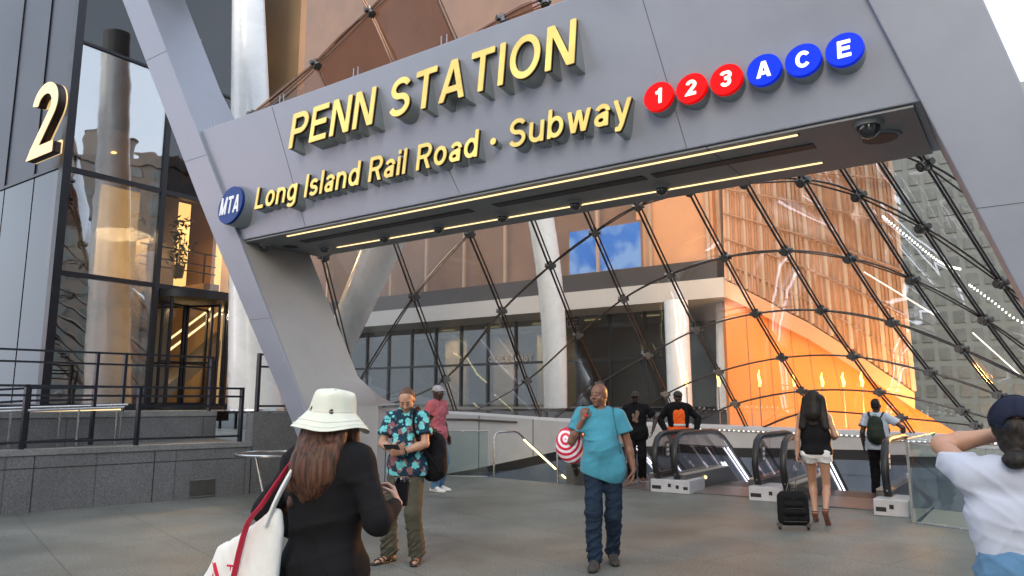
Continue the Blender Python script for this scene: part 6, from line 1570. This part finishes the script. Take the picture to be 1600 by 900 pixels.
F.cap(hd(.085,.03,-.03),x['shc']+x['fw']*.08+x['sd']*.10-V3(0,0,.12),.034,.03,.03); F.cap(hd(.07,.05,-.03),x['shc']+x['fw']*.12+x['sd']*.07-V3(0,0,.2),.028,.02,.03)
F.wob(.008,42,18,.2,7); F.wob(.0032,150,19,.12,6); F.ell(hd(-.01,.105,-.03),(.06,.06,.11),.01,x['HM'],'s'); F.cut(hd(0,0,.075),x['HM']@V3(0,0,1)); x['put'](F,'hair','hair_brown')
# bucket hat: crown and sloping brim by revolving, with soft dents
n=72; prof=[(.0,.132),(.045,.131),(.080,.126),(.095,.112),(.101,.088),(.105,.06),(.109,.030),(.113,.024),(.130,.006),(.150,-.016),(.170,-.036),(.181,-.046),(.182,-.050),(.178,-.051),(.150,-.024),(.120,.002),(.105,.012),(.100,.03),(.09,.09),(.0,.115)]
vs_=[];fs_=[]
for i,(rr,z) in enumerate(prof):
    for j in range(n):
        a=2*math.pi*j/n; w=1+.035*math.sin(2*a+1)+.02*math.sin(5*a+z*30)+.012*math.sin(9*a+3); dz=(.010*math.sin(3*a+.6)+.012*math.sin(2*a+2))*(rr/.18)**2+.006*math.sin(4*a+rr*40)*(1 if z>.1 else .3)
        vs_.append(hd(rr*w*.92*math.cos(a),-.012+rr*w*1.06*math.sin(a),.012+z+dz-.0*rr))
for i in range(len(prof)-1):
    for j in range(n): fs_.append((i*n+j,i*n+(j+1)%n,(i+1)*n+(j+1)%n,(i+1)*n+j))
mb=MB(); mb.use('cloth_hat'); mb.add(vs_,fs_); hat=mb_local(mb,'bucket_hat',r); md=hat.modifiers.new('sub','SUBSURF'); md.levels=md.render_levels=1
mb=MB(); mb.use('cloth_canvas')
for rr,z in ((.1125,.0285),(.150,-.0135),(.172,-.034)):
    mb.tube([hd(rr*(1+.035*math.sin(2*a+1)+.02*math.sin(5*a+z*30)+.012*math.sin(9*a+3))*.925*math.cos(a),-.012+rr*(1+.035*math.sin(2*a+1)+.02*math.sin(5*a+z*30)+.012*math.sin(9*a+3))*1.063*math.sin(a),.0145+z+(.010*math.sin(3*a+.6)+.012*math.sin(2*a+2))*(rr/.18)**2+.006*math.sin(4*a+rr*40)*.3) for a in [2*math.pi*j/72 for j in range(72)]],.0011,5,closed=True)
mb_local(mb,'stitching',hat)
hatw=(r,x)
# ---------------------------------------------------------------- 9 foreground woman in white tee, right edge
r,x=make_person('woman in a white tee and navy cap at the right edge, arms raised',(1.76,2.62,0),-.58,1.575,
 dict(skin='skin_tan',fem=True,fat=1.10,w=1.12,wl=(-.03,.27,1.60),el=(-.72,.30,.0),wr=(.10,.30,1.60),er=(1,-.1,.1),sl=(0,0,.03),sr=(0,0,.03),ar=(.10,.02,.085),al=(-.10,0,.085),head=(.0,0,0),noface=1,h=.007,arm=1.12,cutneck=1,
  hl=dict(f=(.25,.6,.7),p=(.8,.5,0),t=(.1,-.5,.8),curl=.5),hr=dict(f=(-.25,.6,.7),p=(-.8,.5,0),t=(-.1,-.5,.8),curl=.5)))
shirt(x,'cloth_white',sleeve=.42,hem=1.13,loose=.02,e=.014,wr=.0045,seed=31,neckr=.07); trousers(x,'denim_light',loose=.012,e=.012,top=1.18,wr=.005); shoes(x,'shoe_white')
hd=x['hd']; F=Fld(x['hc']-.25,x['hc']+.25,.006); F.ell(hd(0,-.02,.01),(.083,.10,.09),.02,x['HM']); F.ell(hd(0,-.065,-.06),(.062,.05,.05),.03,x['HM']); F.ell(hd(-.015,-.115,-.105),(.045,.040,.034),.008,x['HM']); F.wob(.003,110,5,.6,6); F.wob(.002,210,6,.6,5); F.ell(hd(0,.09,-.03),(.075,.07,.10),.01,x['HM'],'s'); F.cut(hd(0,0,.05),x['HM']@V3(0,0,1)); x['put'](F,'hair','hair_dark')
F=Fld(x['hc']-.25,x['hc']+.28,.006); F.ell(hd(0,-.012,.042),(.094,.112,.093),.01,x['HM']); F.cap(hd(-.03,.11,.035),hd(.03,.11,.035),.07,.07,.03,x['HM']@V3(0,0,1),.16); F.wob(.002,40,5); F.cut(hd(0,0,.012),x['HM']@V3(0,-.05,-1)); F.ell(hd(0,-.115,.02),(.042,.05,.034),.004,x['HM'],'s'); cp_=x['put'](F,'cap','cloth_navy')
mb=MB(); mb.use('cloth_navy'); mb.tube([hd(-.07,-.085,.020),hd(-.03,-.112,.016),hd(.03,-.112,.016),hd(.07,-.085,.020)],.012,8,flat=(.3,1)); mb_local(mb,'strap',cp_)
mb=MB(); mb.use('cloth_navy')
for a in range(6): 
    t_=a*math.pi/3+.5; mb.tube([hd(.0953*math.cos(t_)*math.cos(e),-.012+.1135*math.sin(t_)*math.cos(e),.042+.0945*math.sin(e)) for e in [i*math.pi/2/8 for i in range(9)]],.0016,4)
mb_local(mb,'seam',cp_)
topw=(r,x)

# ================================================================ THINGS PEOPLE CARRY
def backpack(ref,x,label,c,size,m,strapside,tilt=0,sc_=1):
    t=localthing('backpack',label,'backpack',ref); F=Fld(np.array(c)-.35,np.array(c)+.35,.008); w,d,hh=size
    F.cap(V3(c[0],c[1],c[2]-hh/2+w/2*.9),V3(c[0]+tilt,c[1],c[2]+hh/2-w/2*.8),w/2*1.0,w/2*.86,.03,x['fw'],d/w)
    F.cap(V3(c[0],c[1],c[2]-hh*.18)-x['fw']*d*.42,V3(c[0],c[1],c[2]-hh*.05)-x['fw']*d*.42,w*.30,w*.26,.03,x['fw'],.4); F.wob(.004,26,6); F.wob(.0015,80,7)
    me=F.mesh('pack_body',m); o=bpy.data.objects.new('pack_body',me); C.objects.link(o); o.parent=t
    for q in strapside:
        S=x['S'][q]*.62+x['neck']*.38; S=S+V3(0,0,.018); mb=MB(); mb.use(m); b_=np.array(c)
        pts=[b_+V3(q*.06,0,hh*.36)+x['fw']*d*.3, S-x['fw']*.085+V3(0,0,.018), S+V3(0,0,.048), S+x['fw']*.085+V3(0,0,.0), S+x['fw']*.135-V3(0,0,.10)+x['sd']*q*.012, S+x['fw']*.13-V3(0,0,.20)+x['sd']*q*.035, S+x['fw']*.05-V3(0,0,.30)+x['sd']*q*.055, b_+V3(q*.10,0,-hh*.28)+x['fw']*d*.35]
        pts=catmull([tuple(p) for p in pts],5); mb.tube(pts,.024,8,flat=(1,.3)); mb_local(mb,'shoulder_strap',t)
    mb=MB(); mb.use(m); b_=np.array(c); mb.tube([b_+V3(-.03,0,hh/2-.01),b_+V3(-.02,0,hh/2+.03),b_+V3(.02,0,hh/2+.03),b_+V3(.03,0,hh/2-.01)],.006,6); mb_local(mb,'grab_loop',t)
    mb=MB(); mb.use('brushed_dark'); q0=b_-x['fw']*(d*.52); mb.tube([q0+x['sd']*a-V3(0,0,abs(a)*.6)+x['fw']*abs(a)*.35+V3(0,0,hh*.22) for a in (-.11,-.06,0,.06,.11)],.0028,5); mb_local(mb,'zip',t)
    return t
r,x=flo; backpack(r,x,'black backpack hanging from one shoulder of the man in the floral shirt',(-.235,-.14,1.02),(.30,.20,.48),'cloth_black',(-1,))
r,x=bm_; backpack(r,x,'dark green backpack on the man riding down the right escalator',(0,-.19,1.20),(.29,.17,.47),'cloth_green_black',(1,-1))
# phone in hands of floral man
r,x=flo; t=localthing('phone','black phone held in both hands by the man in the floral shirt','phone',r); pc=(x['W'][1]+x['W'][-1])/2+V3(.03,.075,.045); rot=Matrix.Rotation(.7,3,'X')
box_local(t,'casing','glass_black',pc,(.155,.075,.010),rot)
box_local(t,'screen','pane_slate',pc+np.array(rot@Vector((0,0,.0062))),(.143,.066,.001),rot,.0003)
mb=MB(); mb.use('rubber'); q=x['W'][-1]; d=unit(x['E'][-1]-q); a=unit(np.cross(d,V3(0,0,1))); b_=np.cross(d,a); mb.tube([q+d*.035+(a*math.cos(k*.4189)+b_*math.sin(k*.4189))*.034 for k in range(15)],.011,6,closed=True,flat=(.4,1)); mb_local(mb,'wristwatch',r)
# phone of the right woman
r,x=topw; t=localthing('phone','phone held up in front of the face of the woman in the navy cap','phone',r); pc=(x['W'][1]+x['W'][-1])/2+V3(0,.08,.09)
box_local(t,'casing','glass_black',pc,(.16,.009,.078)); box_local(t,'screen','screen_white',pc+V3(0,-.0052,0),(.15,.001,.070),None,.0003)
# cup
r,x=hatw; t=localthing('takeaway_cup','black takeaway cup in the hand of the woman in the white hat','cup',r); w=x['W'][1]; cc=w+V3(-.030,.082,.055)
mb=MB(); mb.use('cloth_black'); disc(mb,cc-V3(0,0,.075),(.0,.0,1),.027,.039,.115,28); mb_local(mb,'cup_body',t)
mb=MB(); mb.use('glass_black'); disc(mb,cc+V3(0,0,.0405),(0,0,1),.0415,.040,.012,28); disc(mb,cc+V3(0,0,.053),(0,0,1),.036,.033,.010,28); mb_local(mb,'lid',t)
# badge on sleeve
E_,S_=x['E'][1],x['S'][1]; bp_=E_+(x['W'][1]-E_)*.32+x['sd']*.066
# tote bag of the hat woman
t=localthing('tote_bag','white canvas tote bag with a red strap hanging from the white-hatted person','bag',r)
Sh=x['S'][-1]; fw,sdv=x['fw'],x['sd']
ca=Sh+V3(-.06,-.10,0)
F=Fld(V3(-.62,-.42,.45),V3(.12,.12,1.32),.008)
tl=V3(-.43,-.20,1.01); trr=V3(-.12,-.21,1.20); bl=V3(-.56,-.25,.62); brr=V3(-.12,-.24,.60)
fdir=(0,1,.0)
for k in range(9):
    a=k/8; top=tl*(1-a)+trr*a; bot=bl*(1-a)+brr*a; top=top+V3(0,0,-.035*math.sin(a*math.pi)); F.cap(top,bot,.034+.012*math.sin(a*3.1),.062,.03,fdir,.75)
F.wob(.010,14,41,.7,6); F.wob(.003,50,42,.7,5)
for k in range(7): a=k/6; top=tl*(1-a)+trr*a+V3(0,0,.035-.035*math.sin(a*math.pi)); F.cap(top,top-V3(0,0,.06),.022,.012,.004,fdir,.5,op='s')
BAGF=F
me=F.mesh('bag_body','cloth_canvas'); o=bpy.data.objects.new('bag_body',me); C.objects.link(o); o.parent=t
def strap(pts,w_,m,name,par,flat=(1,.25)):
    mb=MB(); mb.use(m); mb.tube(catmull([tuple(p) for p in pts],6),w_,8,flat=flat); return mb_local(mb,name,par)
sp_=Sh*.72+x['neck']*.28+V3(0,0,.062)
strap([bl*.45+brr*.55+V3(0,-.062,.0),tl*.42+trr*.58+V3(0,-.062,-.02),tl*.2+trr*.8+V3(.015,-.03,.09),sp_-fw*.08-V3(0,0,.035),sp_,sp_+fw*.09-V3(0,0,.03),sp_+fw*.12-V3(.02,0,.16),trr+V3(0,.10,.02)],.019,'cloth_red','strap',t)
strap([tl*.1+trr*.9+V3(.01,-.04,-.03),trr+V3(.03,-.01,.10),sp_-fw*.09+V3(.04,0,-.03),sp_+V3(.03,0,.004),sp_+fw*.08+V3(.03,0,-.04)],.019,'cloth_canvas','strap',t,(1,.55))
mb=MB(); mb.use('cloth_red'); bz=-.305
def stroke(pts,w_): mb.tube(pts,w_,8)
def Nx(a,b):
    X_,Z_=-.455+a*.15,.80+b*.165
    i=int((X_-BAGF.lo[0])/BAGF.h); k=int((Z_-BAGF.lo[2])/BAGF.h); col=np.argwhere(BAGF.F[i,:,k]<0)
    y=BAGF.lo[1]+BAGF.h*(col.min() if len(col) else 12)
    return V3(X_,y+.002,Z_)
SS=lambda a,b:[Nx(a[0]+(b[0]-a[0])*t/6,a[1]+(b[1]-a[1])*t/6) for t in range(7)]
stroke(SS((.15,0),(.15,1)),.006); stroke(SS((.15,1),(.85,0)),.012); stroke(SS((.85,0),(.85,1)),.006); stroke([Nx(0,1),Nx(.28,1)],.006); stroke([Nx(.70,1),Nx(1,1)],.006); stroke([Nx(0,0),Nx(.3,0)],.006)
mb_local(mb,'printed_letter',t)
# bullseye bag of teal man
r,x=teal; t=localthing('shoulder_bag','red bag with white bullseye rings slung over the shoulder of the man in teal','bag',r)
m=bpy.data.materials.new('bullseye_print'); m.use_nodes=True; MATS['bullseye_print']=m; nt=m.node_tree; N,L=nt.nodes,nt.links; b=N['Principled BSDF']; b.inputs['Roughness'].default_value=.45
tc=N.new('ShaderNodeTexCoord'); mp=N.new('ShaderNodeMapping'); mp.inputs['Location'].default_value=(-.41,0,-1.19); mp.inputs['Scale'].default_value=(1.12,0,1); L.new(tc.outputs['Object'],mp.inputs[0])
ln=N.new('ShaderNodeVectorMath'); ln.operation='LENGTH'; L.new(mp.outputs[0],ln.inputs[0]); mu=N.new('ShaderNodeMath'); mu.operation='MULTIPLY'; mu.inputs[1].default_value=1/.052; L.new(ln.outputs['Value'],mu.inputs[0])
ad=N.new('ShaderNodeMath'); ad.operation='ADD'; ad.inputs[1].default_value=.35; L.new(mu.outputs[0],ad.inputs[0]); fr=N.new('ShaderNodeMath'); fr.operation='FRACT'; L.new(ad.outputs[0],fr.inputs[0]); gt=N.new('ShaderNodeMath'); gt.operation='GREATER_THAN'; gt.inputs[1].default_value=.5; L.new(fr.outputs[0],gt.inputs[0])
sz=N.new('ShaderNodeSeparateXYZ'); L.new(tc.outputs['Object'],sz.inputs[0]); g2=N.new('ShaderNodeMath'); g2.operation='LESS_THAN'; g2.inputs[1].default_value=1.27; L.new(sz.outputs[2],g2.inputs[0]); m3=N.new('ShaderNodeMath'); m3.operation='MULTIPLY'; L.new(gt.outputs[0],m3.inputs[0]); L.new(g2.outputs[0],m3.inputs[1])
mx=N.new('ShaderNodeMixRGB'); mx.inputs[1].default_value=(.60,.008,.05,1); mx.inputs[2].default_value=(.80,.74,.78,1); L.new(m3.outputs[0],mx.inputs[0]); L.new(mx.outputs[0],b.inputs['Base Color'])
F=Fld(V3(.05,-.32,.85),V3(.62,.12,1.5),.008); F.ell((.325,-.09,1.14),(.150,.10,.165),.02); F.cap((.29,-.09,1.20),(.21,-.03,1.38),.095,.035,.06,(0,1,0),.8); F.cap((.30,-.10,1.02),(.40,-.1,1.10),.08,.06,.04); F.wob(.008,22,51,1,6); F.wob(.003,60,52)
me=F.mesh('bag_body','bullseye_print'); o=bpy.data.objects.new('bag_body',me); C.objects.link(o); o.parent=t
w=x['W'][1]; strap([V3(.20,-.03,1.37),V3(.19,.02,1.43),w+V3(-.02,.0,.06),w+V3(-.03,.045,.03)],.012,'cloth_red','strap',t)
S=x['S'][-1]; t2=localthing('sling_strap','thin black bag strap over the left shoulder of the man in teal','strap',r); sp_=S*.7+x['neck']*.3+V3(0,0,.03)
strap([sp_-x['fw']*.11-V3(0,0,.30),sp_-x['fw']*.10-V3(0,0,.04),sp_+V3(0,0,.035),sp_+x['fw']*.10-V3(0,0,.02),sp_+x['fw']*.145-V3(.02,0,.15),sp_+x['fw']*.13-V3(.05,0,.30),sp_+x['fw']*.02-V3(.075,0,.46)],.009,'cloth_black','band',t2)
# suitcase
r,x=suitw; hp_=np.array((Matrix.Translation(r.location)@Matrix.Rotation(r.rotation_euler.z,4,'Z')@Matrix.Scale(r.scale.x,4))@Vector(x['W'][-1])); 
sc0=Vector((3.50,9.52,0)); t=thing('suitcase','black soft wheeled suitcase standing upright beside the woman in white shorts','suitcase',sc0,-.12); t.scale=(.9,.9,.86)
F=Fld(V3(-.27,-.2,.0),V3(.27,.2,.62),.008)
F.cap((-.13,0,.17),(-.13,0,.45),.085,.08,.02);F.cap((.13,0,.17),(.13,0,.45),.085,.08,.02);F.cap((-.12,0,.14),(.12,0,.14),.085,.085,.02);F.cap((-.10,0,.46),(.10,0,.46),.085,.085,.03);F.cap((0,0,.18),(0,0,.44),.10,.10,.02)
F.cap((-.10,-.085,.26),(.10,-.085,.26),.05,.05,.02); F.cap((-.09,-.085,.36),(.09,-.085,.36),.04,.04,.02); F.wob(.004,22,61); F.wob(.0015,70,62); F.cut(V3(0,0,.06),(0,0,-1))
me=F.mesh('shell','cloth_black'); o=bpy.data.objects.new('shell',me); C.objects.link(o); o.parent=t
for sx in (-1,1):
    mb=MB(); mb.use('rubber'); disc(mb,(sx*.19-.015,.0,.035),(1,0,0),.034,.034,.03,20); mb_local(mb,'wheel',t)
    mb=MB(); mb.use('brushed_dark'); mb.box(sx*.19-.03,sx*.19+.03,-.04,.04,.045,.09); mb_local(mb,'wheel_bracket',t)
M4=(Matrix.Translation(sc0)@Matrix.Rotation(-.12,4,'Z')@Matrix.Diagonal((.9,.9,.86,1))).inverted(); hl=M4@Vector(hp_)+Vector((0,0,-.085))
mb=MB(); mb.use('brushed_dark')
for dx in (-.05,.05): mb.tube([(dx-.02,.06,.52),(hl.x+dx,hl.y,hl.z)],.007,6)
mb_local(mb,'pull_handle',t); mb=MB(); mb.use('rubber'); mb.tube([(hl.x-.065,hl.y,hl.z),(hl.x+.065,hl.y,hl.z)],.013,8); mb_local(mb,'grip',t)
mb=MB(); mb.use('rubber'); mb.tube([(-.05,.0,.54),(-.045,0,.575),(.045,0,.575),(.05,0,.54)],.010,6); mb_local(mb,'carry_handle',t)
for zz in (([(-.15,-.12,.13),(.15,-.12,.13)],.006),([(-.12,-.13,.315),(.12,-.13,.315)],.004)): mb=MB(); mb.use('brushed_dark'); mb.tube(zz[0],zz[1],5); mb_local(mb,'zip',t)
